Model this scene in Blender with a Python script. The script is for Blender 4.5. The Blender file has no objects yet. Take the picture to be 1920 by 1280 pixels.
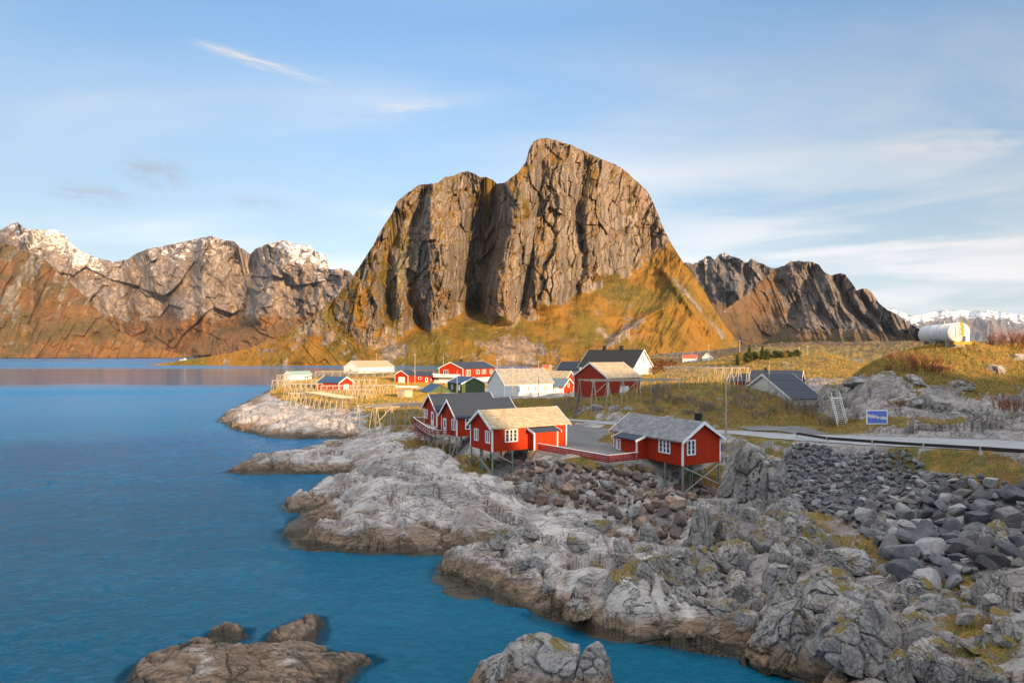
import bpy, bmesh, math, random
import numpy as np
from mathutils import Vector, Matrix
random.seed(7); RS = np.random.RandomState(11)
R = math.radians
S = bpy.context.scene
C = S.collection
# ------------------------------------------------------------------ camera, sun, sky, exposure
F = 1173.0; CZ = 16.0; HY = 664.0            # focal length in photo pixels, camera height, horizon row
cam = bpy.data.cameras.new('camera'); co = bpy.data.objects.new('camera', cam); C.objects.link(co)
co.location = (0, 0, CZ); co.rotation_euler = (R(90), 0, 0)
cam.sensor_width = 36.0; cam.lens = F/1920*36.0; cam.shift_y = (HY-640)/1920.0
cam.clip_start = 0.5; cam.clip_end = 80000
S.camera = co
S.view_settings.view_transform = 'Standard'; S.view_settings.look = 'None'
S.view_settings.gamma = 1; S.view_settings.exposure = 1.12
SUN_EL, SUN_AZ = 9.0, 31.0                    # azimuth measured from behind the camera towards the right
sd = Vector((math.sin(R(SUN_AZ))*math.cos(R(SUN_EL)), -math.cos(R(SUN_AZ))*math.cos(R(SUN_EL)), math.sin(R(SUN_EL))))
sl = bpy.data.lights.new('sun', 'SUN'); sl.energy = 5.0; sl.angle = R(0.6); sl.color = (1.0, 0.64, 0.31)
so = bpy.data.objects.new('sun', sl); C.objects.link(so); so.location = (0, 0, 200)
so.rotation_euler = sd.to_track_quat('Z', 'Y').to_euler()

W = bpy.data.worlds.new('World'); S.world = W; W.use_nodes = True
nt = W.node_tree; nt.nodes.clear()
class NT:
    def __init__(s, t): s.t = t
    def n(s, typ, **kw):
        nd = s.t.nodes.new(typ)
        for k, v in kw.items():
            if k == 'inp':
                for a, b in v.items():
                    if isinstance(b, bpy.types.NodeSocket): s.t.links.new(b, nd.inputs[a])
                    else: nd.inputs[a].default_value = b
            else: setattr(nd, k, v)
        return nd
    def m(s, op, a, b=None, c=None, clamp=False):
        nd = s.t.nodes.new('ShaderNodeMath'); nd.operation = op; nd.use_clamp = clamp
        for i, v in enumerate((a, b, c)):
            if v is None: continue
            if isinstance(v, bpy.types.NodeSocket): s.t.links.new(v, nd.inputs[i])
            else: nd.inputs[i].default_value = v
        return nd.outputs[0]
    def mix(s, f, a, b, bt='MIX'):
        nd = s.t.nodes.new('ShaderNodeMix'); nd.data_type = 'RGBA'; nd.blend_type = bt
        for sk, v in ((nd.inputs[0], f), (nd.inputs[6], a), (nd.inputs[7], b)):
            if isinstance(v, bpy.types.NodeSocket): s.t.links.new(v, sk)
            else: sk.default_value = (*v, 1) if isinstance(v, tuple) and len(v) == 3 else v
        return nd.outputs[2]
    def ramp(s, f, stops):
        nd = s.t.nodes.new('ShaderNodeValToRGB'); e = nd.color_ramp.elements
        while len(e) < len(stops): e.new(0.5)
        for i, (p, c) in enumerate(stops):
            e[i].position = p; e[i].color = (*c, 1) if isinstance(c, tuple) else (c, c, c, 1)
        s.t.links.new(f, nd.inputs[0]); return nd.outputs[0]
    def noise(s, vec, scale, detail=4, rough=.55, dist=0.0):
        nd = s.n('ShaderNodeTexNoise', inp={'Scale': scale, 'Detail': detail, 'Roughness': rough, 'Distortion': dist})
        if vec is not None: s.t.links.new(vec, nd.inputs['Vector'])
        return nd.outputs[0]
    def vscale(s, vec, sc, rot=(0,0,0), loc=(0,0,0)):
        nd = s.n('ShaderNodeMapping', inp={'Scale': sc, 'Rotation': rot, 'Location': loc}); s.t.links.new(vec, nd.inputs[0]); return nd.outputs[0]
    def sep(s, vec):
        nd = s.n('ShaderNodeSeparateXYZ'); s.t.links.new(vec, nd.inputs[0]); return nd.outputs
    def comb(s, x, y, z):
        nd = s.n('ShaderNodeCombineXYZ')
        for i, v in enumerate((x, y, z)):
            if isinstance(v, bpy.types.NodeSocket): s.t.links.new(v, nd.inputs[i])
            else: nd.inputs[i].default_value = v
        return nd.outputs[0]
    def smooth(s, v, lo, hi):
        nd = s.n('ShaderNodeMapRange', interpolation_type='SMOOTHSTEP', inp={'Value': v, 'From Min': lo, 'From Max': hi}); return nd.outputs[0]
g = NT(nt)
out = g.n('ShaderNodeOutputWorld'); bg = g.n('ShaderNodeBackground'); bg.inputs[1].default_value = 0.15
sky = g.n('ShaderNodeTexSky', sky_type='NISHITA', sun_disc=False, sun_elevation=R(SUN_EL), sun_rotation=R(180-SUN_AZ), air_density=1.0, dust_density=0.6, ozone_density=2.6, altitude=0.0)
tc = g.n('ShaderNodeTexCoord'); D = tc.outputs['Generated']; dx, dy, dz = g.sep(D)
# thin high clouds: noise on a plane overhead, in world directions
den = g.m('ADD', g.m('MAXIMUM', dz, 0.0), 0.12)
px_ = g.m('DIVIDE', dx, den); py_ = g.m('DIVIDE', dy, den)
pl = g.comb(px_, py_, 0.0)
n1 = g.noise(g.vscale(pl, (0.55, 1.0, 1), (0, 0, R(-18))), 1.5, 6, .55, .5)
n2 = g.noise(g.vscale(pl, (0.25, .9, 1), (0, 0, R(12))), 0.8, 3, .5, .2)
veil = g.m('MULTIPLY', g.smooth(n2, .40, .62), g.smooth(n1, .34, .68))
low = g.smooth(dz, .62, .02)
right = g.smooth(g.m('DIVIDE', dx, g.m('MAXIMUM', dy, .05)), -.1, .6)
leftd = g.smooth(g.m('DIVIDE', dx, g.m('MAXIMUM', dy, .05)), .15, -.75)
bank = g.m('MULTIPLY', g.smooth(g.noise(g.comb(g.m('MULTIPLY', dx, 2.4), dy, g.m('MULTIPLY', dz, 17.0)), 1.5, 6, .55, .6), .36, .66), g.m('MULTIPLY', right, g.m('MULTIPLY', g.smooth(dz, .005, .06), g.smooth(dz, .27, .16))))
def blob(az, el, ra, re, tilt=0):
    a = g.m('SUBTRACT', g.m('DIVIDE', dx, g.m('MAXIMUM', dy, .05)), az); e = g.m('SUBTRACT', g.m('DIVIDE', dz, g.m('MAXIMUM', dy, .05)), el)
    ct, st = math.cos(tilt), math.sin(tilt)
    a2 = g.m('ADD', g.m('MULTIPLY', a, ct/ra), g.m('MULTIPLY', e, st/ra)); e2 = g.m('ADD', g.m('MULTIPLY', a, -st/re), g.m('MULTIPLY', e, ct/re))
    q = g.m('ADD', g.m('MULTIPLY', a2, a2), g.m('MULTIPLY', e2, e2))
    wob = g.noise(g.comb(g.m('MULTIPLY', a2, 1.2), g.m('MULTIPLY', e2, 1.2), az), 1.6, 5, .65)
    return g.m('MULTIPLY', g.smooth(q, 1.0, 0.0), g.smooth(wob, .3, .7))
streak = g.m('MAXIMUM', g.m('MULTIPLY', blob(-.41, .468, .14, .014, -.30), 1.3), g.m('MULTIPLY', blob(-.158, .396, .075, .012, .05), .9))
streak = g.m('MAXIMUM', streak, g.m('MULTIPLY', blob(.72, .335, .16, .03, .03), 1.2))
grey = g.m('MAXIMUM', blob(-.57, .29, .075, .035, -.2), g.m('MULTIPLY', blob(-.67, .255, .1, .022, -.15), .9))
grey = g.m('MAXIMUM', grey, g.m('MULTIPLY', blob(-.40, .24, .07, .02, -.1), .6))
base = g.mix(1.0, sky.outputs[0], (.66, 1.03, 1.17), 'MULTIPLY')
lum = g.n('ShaderNodeRGBToBW'); nt.links.new(base, lum.inputs[0])
def sc(col, k):   # cloud colour follows the brightness of the sky behind it
    c = g.n('ShaderNodeVectorMath', operation='SCALE'); c.inputs[0].default_value = col; nt.links.new(g.m('MULTIPLY', lum.outputs[0], k), c.inputs[3]); return c.outputs[0]
x = g.mix(g.m('ADD', .20, g.m('MULTIPLY', low, .52)), base, sc((0.93, 1.0, 1.05), 1.02))
x = g.mix(g.m('MULTIPLY', veil, .75), x, sc((1.02, 1.0, 1.0), 1.62))
x = g.mix(g.m('MULTIPLY', bank, .9), x, sc((1.04, 1.0, .99), 1.55))
x = g.mix(g.m('MINIMUM', g.m('MULTIPLY', streak, .75), 1.0), x, sc((1.0, 1.0, 1.04), 1.5))
x = g.mix(g.m('MULTIPLY', grey, .8), x, sc((0.86, 1.0, 1.2), .80))
dim = g.n('ShaderNodeVectorMath', operation='SCALE'); nt.links.new(x, dim.inputs[0]); nt.links.new(g.m('MULTIPLY', g.m('SUBTRACT', .95, g.m('MULTIPLY', g.smooth(dz, .45, .0), .27)), g.m('SUBTRACT', 1.0, g.m('MULTIPLY', leftd, .20))), dim.inputs[3]); x = dim.outputs[0]
over = g.m('MULTIPLY', g.smooth(dz, .46, .75), .85)     # sky above the view brightened, added as fill light
x = g.mix(over, x, (6.1, 6.1, 6.2))
nt.links.new(x, bg.inputs[0]); nt.links.new(bg.outputs[0], out.inputs[0])

# ------------------------------------------------------------------ numpy noise
def h2(ix, iy, seed):
    h = (ix.astype(np.int64)*374761393 + iy.astype(np.int64)*668265263 + seed*2147483647) & 0xffffffff
    h = ((h ^ (h >> 13))*1274126177) & 0xffffffff
    h = ((h ^ (h >> 16))*2246822519) & 0xffffffff
    return ((h ^ (h >> 15)) & 0xffffff)/float(0xffffff)
def vn2(x, y, seed=0):                        # gradient noise, about -1..1
    x0 = np.floor(x); y0 = np.floor(y); fx = x-x0; fy = y-y0
    ux = fx*fx*fx*(fx*(fx*6-15)+10); uy = fy*fy*fy*(fy*(fy*6-15)+10)
    def gr(i, j):
        a = h2(x0+i, y0+j, seed)*6.2831853; return np.cos(a)*(fx-i)+np.sin(a)*(fy-j)
    a = gr(0,0); b = gr(1,0); c = gr(0,1); d = gr(1,1)
    return 1.5*((a+(b-a)*ux)+((c+(d-c)*ux)-(a+(b-a)*ux))*uy)
def fbm(x, y, seed=0, o=4, gain=.5):
    r = 0; a = 1; t = 0
    for i in range(o): r = r+a*vn2(x*2**i+i*17.3, y*2**i-i*9.1, seed+i); t += a; a *= gain
    return r/t
def ridged(x, y, seed=0, o=4, gain=.5):
    r = 0; a = 1; t = 0
    for i in range(o): r = r+a*(1-2*np.abs(vn2(x*2**i+i*7.7, y*2**i+i*3.1, seed+i))); t += a; a *= gain
    return r/t
def worley(x, y, seed=0):
    x0 = np.floor(x); y0 = np.floor(y); f1 = np.full(x.shape, 9.); f2 = f1.copy(); cid = np.zeros(x.shape)
    for i in (-1,0,1):
        for j in (-1,0,1):
            cx = x0+i; cy = y0+j
            d = np.hypot(cx+.15+.7*h2(cx, cy, seed)-x, cy+.15+.7*h2(cx, cy, seed+5)-y)
            k = d < f1; f2 = np.where(k, f1, np.minimum(f2, d)); cid = np.where(k, h2(cx, cy, seed+9), cid); f1 = np.where(k, d, f1)
    return f1, f2, cid
def facet(x, y, seed=0, tilt=1.6):
    """piecewise plane blocks: each cell its own level and its own tilt; also the closeness to a joint"""
    x0 = np.floor(x); y0 = np.floor(y); f1 = np.full(x.shape, 9.); f2 = f1.copy(); v = np.zeros(x.shape)
    for i in (-1,0,1):
        for j in (-1,0,1):
            cx = x0+i; cy = y0+j; ex = x-(cx+.15+.7*h2(cx, cy, seed)); ey = y-(cy+.15+.7*h2(cx, cy, seed+5)); d = np.hypot(ex, ey)
            k = d < f1; f2 = np.where(k, f1, np.minimum(f2, d)); v = np.where(k, (h2(cx, cy, seed+9)-.5)+tilt*((h2(cx, cy, seed+11)-.5)*ex+(h2(cx, cy, seed+13)-.5)*ey), v); f1 = np.where(k, d, f1)
    return v, f2-f1
def sstep(v, lo, hi):
    t = np.clip((v-lo)/(hi-lo), 0, 1); return t*t*(3-2*t)
def vn3(p, seed=0):
    q = np.floor(p); f = p-q; u = f*f*(3-2*f); r = 0
    for i in (0,1):
        for j in (0,1):
            for k in (0,1):
                w = (u[:,0] if i else 1-u[:,0])*(u[:,1] if j else 1-u[:,1])*(u[:,2] if k else 1-u[:,2])
                r = r+w*(h2(q[:,0]+i+(q[:,2]+k)*57, q[:,1]+j+(q[:,2]+k)*131, seed)*2-1)
    return r
def interp(x, pts):
    p = np.array(pts, float); return np.interp(x, p[:,0], p[:,1])

# ------------------------------------------------------------------ objects, labels
def tag(o, label=None, cat=None, group=None, kind=None):
    if label: o['label'] = label
    if cat: o['category'] = cat
    if group: o['group'] = group
    if kind: o['kind'] = kind
    return o
def link(name, me, parent=None, mat=None):
    o = bpy.data.objects.new(name, me); C.objects.link(o)
    if mat is not None: me.materials.append(mat)
    if parent is not None: o.parent = parent
    return o
def empty(name, loc=(0,0,0), rz=0, **kw):
    o = bpy.data.objects.new(name, None); C.objects.link(o); o.location = loc; o.rotation_euler = (0,0,rz); o.empty_display_size = .2
    return tag(o, **kw)
def np_mesh(name, V, Fq, attrs=None, smooth=True):
    me = bpy.data.meshes.new(name); V = np.ascontiguousarray(V, np.float32); Fq = np.ascontiguousarray(Fq, np.int32); k = Fq.shape[1]
    me.vertices.add(len(V)); me.vertices.foreach_set('co', V.ravel())
    me.loops.add(Fq.size); me.loops.foreach_set('vertex_index', Fq.ravel())
    me.polygons.add(len(Fq)); me.polygons.foreach_set('loop_start', np.arange(0, Fq.size, k, dtype=np.int32))
    me.polygons.foreach_set('loop_total', np.full(len(Fq), k, np.int32))
    me.polygons.foreach_set('use_smooth', np.full(len(Fq), smooth, bool))
    for nm, a in (attrs or {}).items():
        at = me.attributes.new(nm, 'FLOAT', 'POINT'); at.data.foreach_set('value', np.ascontiguousarray(a, np.float32).ravel())
    me.update(calc_edges=True); return me
def grid_faces(nr, nc):
    i = np.arange(nr-1)[:,None]*nc+np.arange(nc-1)[None,:]
    return np.stack([i, i+1, i+nc+1, i+nc], -1).reshape(-1, 4)
class MB:
    def __init__(s): s.v = []; s.f = []
    def add(s, vs, fs):
        b = len(s.v); s.v += [tuple(v) for v in vs]; s.f += [tuple(b+i for i in f) for f in fs]; return s
    def box(s, x0, y0, z0, x1, y1, z1):
        v = [(x,y,z) for z in (z0,z1) for y in (y0,y1) for x in (x0,x1)]
        return s.add(v, [(0,2,3,1),(4,5,7,6),(0,1,5,4),(2,6,7,3),(0,4,6,2),(1,3,7,5)])
    def bar(s, a, b, w, h=None, n=4, taper=1.0):
        a = Vector(a); b = Vector(b); h = h or w; d = (b-a).normalized()
        up = Vector((0,0,1)) if abs(d.z) < .95 else Vector((1,0,0))
        u = d.cross(up).normalized(); v = u.cross(d)
        vs = []
        for e, p in ((1, a), (taper, b)):
            for i in range(n):
                t = 2*math.pi*(i+.5)/n; k = e/(math.cos(math.pi/n) if n == 4 else 1)
                vs.append(p+u*(math.cos(t)*w/2*k)+v*(math.sin(t)*h/2*k))
        fs = [(i, (i+1) % n, n+(i+1) % n, n+i) for i in range(n)]+[tuple(range(n-1,-1,-1)), tuple(range(n, 2*n))]
        return s.add(vs, fs)
    def poly(s, pts, th):                      # a slab: polygon pushed by vector th
        n = len(pts); th = Vector(th); p = [Vector(q) for q in pts]
        return s.add(p+[q+th for q in p], [tuple(range(n-1,-1,-1)), tuple(range(n,2*n))]+[(i,(i+1)%n,n+(i+1)%n,n+i) for i in range(n)])
    def build(s, name, mat, parent=None, loc=None, fix=True, smooth=False):
        me = bpy.data.meshes.new(name); me.from_pydata(s.v, [], s.f)
        if fix:
            bm = bmesh.new(); bm.from_mesh(me); bmesh.ops.recalc_face_normals(bm, faces=bm.faces); bm.to_mesh(me); bm.free()
        if smooth: me.polygons.foreach_set('use_smooth', [True]*len(me.polygons))
        o = link(name, me, parent, mat)
        if loc is not None: o.location = loc
        return o
def P(px, py, z):                              # photo pixel + height above the water -> place in the world
    Y = (CZ-z)*F/(py-HY); return Vector(((px-960)/F*Y, Y, z))
def Q(px, Y, z): return Vector(((px-960)/F*Y, Y, z))

# ------------------------------------------------------------------ materials
def mat(name):
    m = bpy.data.materials.new(name); m.use_nodes = True; t = m.node_tree; t.nodes.clear(); g = NT(t)
    g.out = g.n('ShaderNodeOutputMaterial'); g.bs = g.n('ShaderNodeBsdfPrincipled'); t.links.new(g.bs.outputs[0], g.out.inputs[0])
    g.bs.inputs['Roughness'].default_value = .85
    g.pos = g.n('ShaderNodeNewGeometry').outputs['Position']; g.tc = g.n('ShaderNodeTexCoord').outputs['Object']
    return m, g
def setc(g, c, bump=None, dist=.02, strength=1.0, rough=None):
    if isinstance(c, bpy.types.NodeSocket): g.t.links.new(c, g.bs.inputs['Base Color'])
    else: g.bs.inputs['Base Color'].default_value = (*c, 1)
    if bump is not None:
        b = g.n('ShaderNodeBump', inp={'Distance': dist, 'Strength': strength}); g.t.links.new(bump, b.inputs['Height']); g.t.links.new(b.outputs[0], g.bs.inputs['Normal'])
    if rough is not None:
        if isinstance(rough, bpy.types.NodeSocket): g.t.links.new(rough, g.bs.inputs['Roughness'])
        else: g.bs.inputs['Roughness'].default_value = rough
def attr(g, nm): return g.n('ShaderNodeAttribute', attribute_name=nm).outputs['Fac']

def mountain_mat(name, rockA, rockB, grassA, grassB, unit, bump=6.0, snow=None, bz=.16, streak=1.0):
    """unit: typical feature size in metres"""
    m, g = mat(name)
    v = g.vscale(g.pos, (1/unit, 1/unit, bz/unit), (0, R(7), 0))
    a = g.noise(v, 1.0, 7, .62, .4); b = g.noise(v, 3.3, 6, .65, .3)
    c = g.noise(g.pos, .25/unit, 5, .55)
    iso = g.noise(g.pos, 1.2/unit, 7, .65)
    rock = g.mix(g.smooth(a, .36, .64), rockA, rockB)
    rock = g.mix(g.m('MULTIPLY', g.smooth(b, .56, .40), .6*streak), rock, tuple(x*.30 for x in rockA))
    fine = g.noise(g.vscale(g.pos, (1/unit, 1/unit, bz*.5/unit), (0, R(5), 0)), 9.0, 4, .6); rock = g.mix(g.m('MULTIPLY', g.smooth(fine, .50, .66), .5), rock, tuple(x*.33 for x in rockA))
    rock = g.mix(g.m('MULTIPLY', g.smooth(g.noise(g.pos, .12/unit, 4, .6), .5, .66), .35), rock, (.26, .15, .085))
    grass = g.mix(g.smooth(c, .4, .62), grassA, grassB)
    grass = g.mix(g.m('MULTIPLY', g.smooth(iso, .48, .64), .5), grass, tuple(x*.4 for x in grassB))
    gm = g.m('ADD', attr(g, 'grass'), g.m('MULTIPLY', g.m('SUBTRACT', iso, .5), 1.5))
    col = g.mix(g.smooth(gm, .42, .58), rock, grass)
    if snow:
        sn = g.m('ADD', attr(g, 'snow'), g.m('MULTIPLY', g.m('SUBTRACT', g.noise(g.vscale(g.pos, (1,1,2.2), (0,R(35),0)), 1.5/unit, 8, .68), .52), 3.0))
        col = g.mix(g.m('MULTIPLY', g.smooth(sn, .40, .75), .9), col, (.66, .66, .69))
    h = g.m('ADD', g.m('MULTIPLY', a, 1.0), g.m('ADD', g.m('MULTIPLY', b, .45), g.m('MULTIPLY', iso, .5)))
    setc(g, col, h, bump, .9, .95); g.bs.inputs['Specular IOR Level'].default_value = .15
    return m

# ------------------------------------------------------------------ mountains: real relief, marched up from the shore by slope
def relief(name, ridge, basepy, baseY, slope, feat, nx, nr, material, jag=2.0, seed=1, Yref=1500, grassf=None, snowf=None, back=True):
    x0, x1 = ridge[0][0], ridge[-1][0]
    px = np.linspace(x0, x1, nx); rp = interp(px, ridge)
    k = Yref/F
    rp = rp+jag*fbm(px/14., px*0+seed, seed+50, 5, .62)*np.clip((interp(px, basepy)-rp)/40, 0, 1)
    bp = interp(px, basepy); rp = np.minimum(rp, bp-.5); Y = interp(px, baseY).copy()
    t = np.linspace(0, 1, nr)
    PY = bp[None,:]+(rp-bp)[None,:]*t[:,None]; PX = np.broadcast_to(px, PY.shape)
    YY = np.zeros_like(PY); e = (HY-PY)/F; YY[0] = Y
    sl_ = slope(PX, PY, t[:,None])
    for i in range(1, nr):
        s_ = np.maximum(sl_[i], e[i]+.12)
        YY[i] = YY[i-1]+(e[i]-e[i-1])*YY[i-1]/(s_-e[i])
    # even out neighbouring columns
    for _ in range(14): YY[:,1:-1] = (YY[:,:-2]+YY[:,1:-1]*2+YY[:,2:])/4
    A = PX*k; B = PY*k
    YY = YY+feat(PX, PY, A, B)
    X = (PX-960)/F*YY; Z = CZ+e*YY
    V = np.stack([X, YY, Z], -1)
    # slope from the finished relief
    du = np.gradient(V, axis=1); dv = np.gradient(V, axis=0); n = np.cross(du, dv); n /= np.linalg.norm(n, axis=-1, keepdims=True)+1e-9
    nz = np.abs(n[...,2])
    g_ = grassf(PX, PY, nz, Z); at = {'grass': g_}
    sn = snowf(PX, PY, nz, Z) if snowf else g_*0
    if back:
        rows = []
        for j in range(1, 6):
            q = V[-1].copy(); q[:,0] *= 1+j*.012; q[:,1] += j*(.04*Yref); q[:,2] = np.maximum(q[:,2]-(j**1.5)*.05*Yref, -20); rows.append(q)
        V = np.concatenate([V, np.array(rows)]); ex = np.repeat(g_[-1:], 5, 0); g_ = np.concatenate([g_, ex]); sn = np.concatenate([sn, np.repeat(sn[-1:], 5, 0)])
    me = np_mesh(name, V.reshape(-1,3), grid_faces(V.shape[0], nx), {'grass': g_, 'snow': sn})
    return tag(link(name, me, None, material), kind='structure')
def gline(PX, PY, pts, w, p=2):                # closeness to a polyline drawn down the face (x as a function of y)
    q = sorted((y, x) for x, y in pts); ys = np.array([a for a, _ in q]); xs = np.array([b for _, b in q])
    cx = np.interp(PY, ys, xs); fade = sstep(PY, ys[0]-14, ys[0]+10)*sstep(-PY, -ys[-1]-14, -ys[-1]+10)
    return np.exp(-np.abs((PX-cx)/w)**p)*fade
# -- the great rock dome
main_ridge = [(262,687),(280,684),(330,677),(380,670),(430,662),(470,652),(520,632),(560,611),(590,590),(630,556),(660,520),(680,490),(700,460),(712,435),(735,400),(745,378),(760,365),(785,347),(800,345),(820,343),(835,332),(850,330),(862,324),(875,321),(890,325),(900,333),(912,332),(925,338),(932,345),(948,342),(955,335),(970,325),(985,305),(992,280),(1000,267),(1010,260),(1025,259),(1045,264),(1070,272),(1095,283),(1120,295),(1150,307),(1170,318),(1185,332),(1200,345),(1215,360),(1225,380),(1235,405),(1245,430),(1255,450),(1265,467),(1280,490),(1300,515),(1320,545),(1340,580),(1360,610),(1375,630),(1388,648),(1400,662),(1412,672)]
cliff_foot = [(260,700),(480,690),(560,655),(600,640),(640,650),(700,655),(740,640),(790,612),(808,626),(850,600),(885,580),(905,585),(925,612),(960,612),(996,608),(1030,585),(1080,560),(1130,540),(1180,520),(1235,480),(1262,463),(1400,450)]
def main_slope(PX, PY, t):
    foot = interp(PX, cliff_foot)+6*fbm(PX/20, PY/20, 3, 3)
    k = sstep(foot-PY, -6, 10)
    low = np.where(PX < 600, .75, .62)+.1*fbm(PX/60, PY/40, 8, 2)
    low = low+.35*sstep(PX, 1180, 1300)
    rr = interp(PX, main_ridge)
    top = sstep(rr+26-PY, 0, 26)*sstep(PX, 1000, 1060)      # rounded grassy top of the right shoulder
    hi = 3.6-1.9*sstep(-PX, -760, -640)-1.6*sstep(-PX, -640, -480)-1.9*sstep(PX, 1190, 1300)
    hi = hi-1.6*top-.35*sstep(-PX, -720, -600)*sstep(PY, 500, 600)
    return low*(1-k)+np.maximum(hi, .8)*k
def main_feat(PX, PY, A, B):
    foot = interp(PX, cliff_foot); k = sstep(foot-PY, -4, 45)
    wx = A+22*fbm(A/150, B/150, 21, 3)+.10*B
    dep = 0
    dep = dep+118*gline(PX, PY, [(925,335),(915,400),(905,470),(890,530),(890,590)], np.interp(PY, [325,345,430,600], [8,14,34,14]), 2.5)
    dep = dep+30*gline(PX, PY, [(800,352),(775,430),(764,500),(768,560),(792,615)], 11)
    dep = dep+28*gline(PX, PY, [(745,400),(728,470),(722,540),(735,600)], 13)
    dep = dep-60*np.exp(-((PX-825-(PY-480)*.02)/42)**2-((PY-470)/130)**2)
    dep = dep-45*gline(PX, PY, [(985,320),(960,420),(948,520),(940,600)], 22)
    dep = dep+24*gline(PX, PY, [(1015,300),(1008,420),(990,520),(975,600)], 8)
    dep = dep+26*gline(PX, PY, [(1100,300),(1085,400),(1092,500),(1075,560)], 9)
    dep = dep+20*gline(PX, PY, [(1180,350),(1172,430),(1185,500)], 9)
    dep = dep-30*gline(PX, PY, [(1050,300),(1048,430),(1035,580)], 26)
    dep = dep-34*gline(PX, PY, [(1135,330),(1135,430),(1140,520)], 28)
    # big ledges and vertical ribs
    dep = dep+k*(-24*ridged(wx/140, B/420, 31, 2)-5*ridged(wx/46+.35*fbm(A/60, B/60, 40, 3), B/170, 33, 4, .6)-3.0*ridged(wx/14, B/50, 35, 3, .6)-5*fbm(A/16, B/20, 36, 4, .65))
    ax = A+.28*B+9*fbm(A/40, B/40, 23, 3)
    for sx_, sy_, am, sd_ in ((66,210,17,72),(30,110,11,73)):
        w = facet(ax/sx_, (B-.2*A)/sy_, sd_, 2.0); dep = dep-k*am*1.15*w[0]+k*am*.18*sstep(w[1], .08, 0)
    w = facet((wx-.15*B)/24, B/80, 71, 2.2); dep = dep+k*2*(sstep(w[1], .10, 0))-k*12*w[0]
    w = facet(wx/10.5+.2*fbm(A/9, B/9, 4, 2), (B+.3*A)/27, 74, 2.2); dep = dep+k*1.2*(sstep(w[1], .14, 0))-k*6.5*w[0]
    w = worley(wx/5.5, B/16+.2*A/5.5, 76); dep = dep-k*2.6*(w[2]-.5)
    # slopes below: ribs on the left, gullies in the grass, scree
    lk = (1-k)
    slant = A-.9*B
    w = worley(slant/26, (A+B)/70, 78); dep = dep+lk*(-26*fbm(A/150, B/90, 41, 4)+(-9*ridged(slant/40, (A+B)/120, 42, 4, .6)-12*(w[2]-.5)+3*sstep(w[1]-w[0], .1, 0))*sstep(-PX, -800, -600)-5*ridged(A/40, B/90, 44, 4, .55))
    sh = sstep(PX, 1130, 1200)
    dep = dep+lk*sh*(-16*ridged((A+.55*B)/55, (B-.5*A)/220, 43, 4, .6))
    dep = dep-26*gline(PX, PY, [(1245,575),(1200,600),(1165,625),(1135,655)], 12)-14*gline(PX, PY, [(1240,500),(1290,570),(1345,640)], 10)
    edge = sstep(interp(PX, basepy_main)-PY, 0, 14)
    return dep*edge*np.clip((interp(PX, basepy_main)-interp(PX, main_ridge))/90, .10, 1)
basepy_main = [(262,688),(500,687),(700,690),(900,694),(1100,690),(1250,684),(1400,676),(1412,674)]
def main_grass(PX, PY, nz, Z):
    foot = interp(PX, cliff_foot); k = sstep(foot-PY, -8, 20)
    n = fbm(PX/26, PY/34, 61, 4, .6); n2 = fbm(PX/60, PY/60, 65, 3)
    gr = (1-k)*(.74+.5*n)+k*(-.22+1.3*sstep(nz, .32, .66)+.7*n*sstep(nz, .12, .4))
    gr = gr+k*.95*sstep(n+.6*n2, -.25, .35)*gline(PX, PY, [(760,372),(725,430),(700,520),(690,640)], 62)
    gr = gr+.9*gline(PX, PY, [(968,330),(985,380),(990,420)], 12)*sstep(n, -.5, .3)+.75*gline(PX, PY, [(900,360),(880,470),(880,590)], 20)*sstep(n, -.4, .4)
    gr = gr+.35*gline(PX, PY, [(835,335),(850,360),(900,350)], 22)
    gr = gr+.35*sstep(PX, 1190, 1240)*sstep(PY, 380, 480)+.75*sstep(-PX, -770, -640)*sstep(n+.5*n2, -.3, .25)*sstep(PY, 420, 540)
    gr = gr-.70*sstep(fbm((PX*.8+PY)/26, (PX-PY)/70, 77, 4, .6), .02, .3)*sstep(-PX, -760, -640)*sstep(PY, 560, 600)
    # scree fans
    gr = gr-.75*np.exp(-((PX-720)/34)**2-((PY-660)/22)**2)-.8*np.exp(-((PX-965-(PY-650)*.2)/48)**2-((PY-660)/26)**2)
    gr = gr-.75*gline(PX, PY, [(1210,596),(1175,618),(1140,650)], 13)-.7*gline(PX, PY, [(1262,520),(1320,590),(1375,650)], 9)
    return gr
rockA = (.125,.106,.094); rockB = (.265,.220,.180)
M_main = mountain_mat('cliff_rock', rockA, rockB, (.205,.105,.018), (.115,.088,.017), 22., 8.)
relief('mountain', main_ridge, basepy_main, [(262,900),(500,880),(650,860),(900,840),(1100,880),(1300,990),(1412,1150)], main_slope, main_feat, 1150, 560, M_main, 2.6, 1, 1300, main_grass)
# -- near left slope
nl = [(-260,420),(-120,436),(0,455),(25,460),(45,470),(80,481),(110,512),(140,537),(170,566),(200,601),(240,628),(280,648),(330,662),(365,668)]
def f_nl(PX, PY, A, B):
    wx = A+.5*B
    return -60*ridged(wx/330, B/700, 81, 3)-14*ridged(wx/95, B/300, 83, 4, .6)-34*facet(wx/70, B/170, 84)[0]-16*facet(wx/26, B/60, 86)[0]-9*fbm(A/50, B/50, 85, 4)-8*ridged(wx/40, B/100, 87, 3)
def g_nl(PX, PY, nz, Z):
    n = fbm(PX/30, PY/26, 91, 4, .6)
    return .80+.6*n-.75*sstep(fbm((PX+.6*PY)/34, (PY-.6*PX)/120, 93, 4, .6), .05, .3)*sstep(-PY, -640, -560)
M_nl = mountain_mat('left_slope_rock', (.14,.125,.10), (.27,.225,.165), (.175,.085,.028), (.10,.07,.026), 40., 12.)
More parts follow.
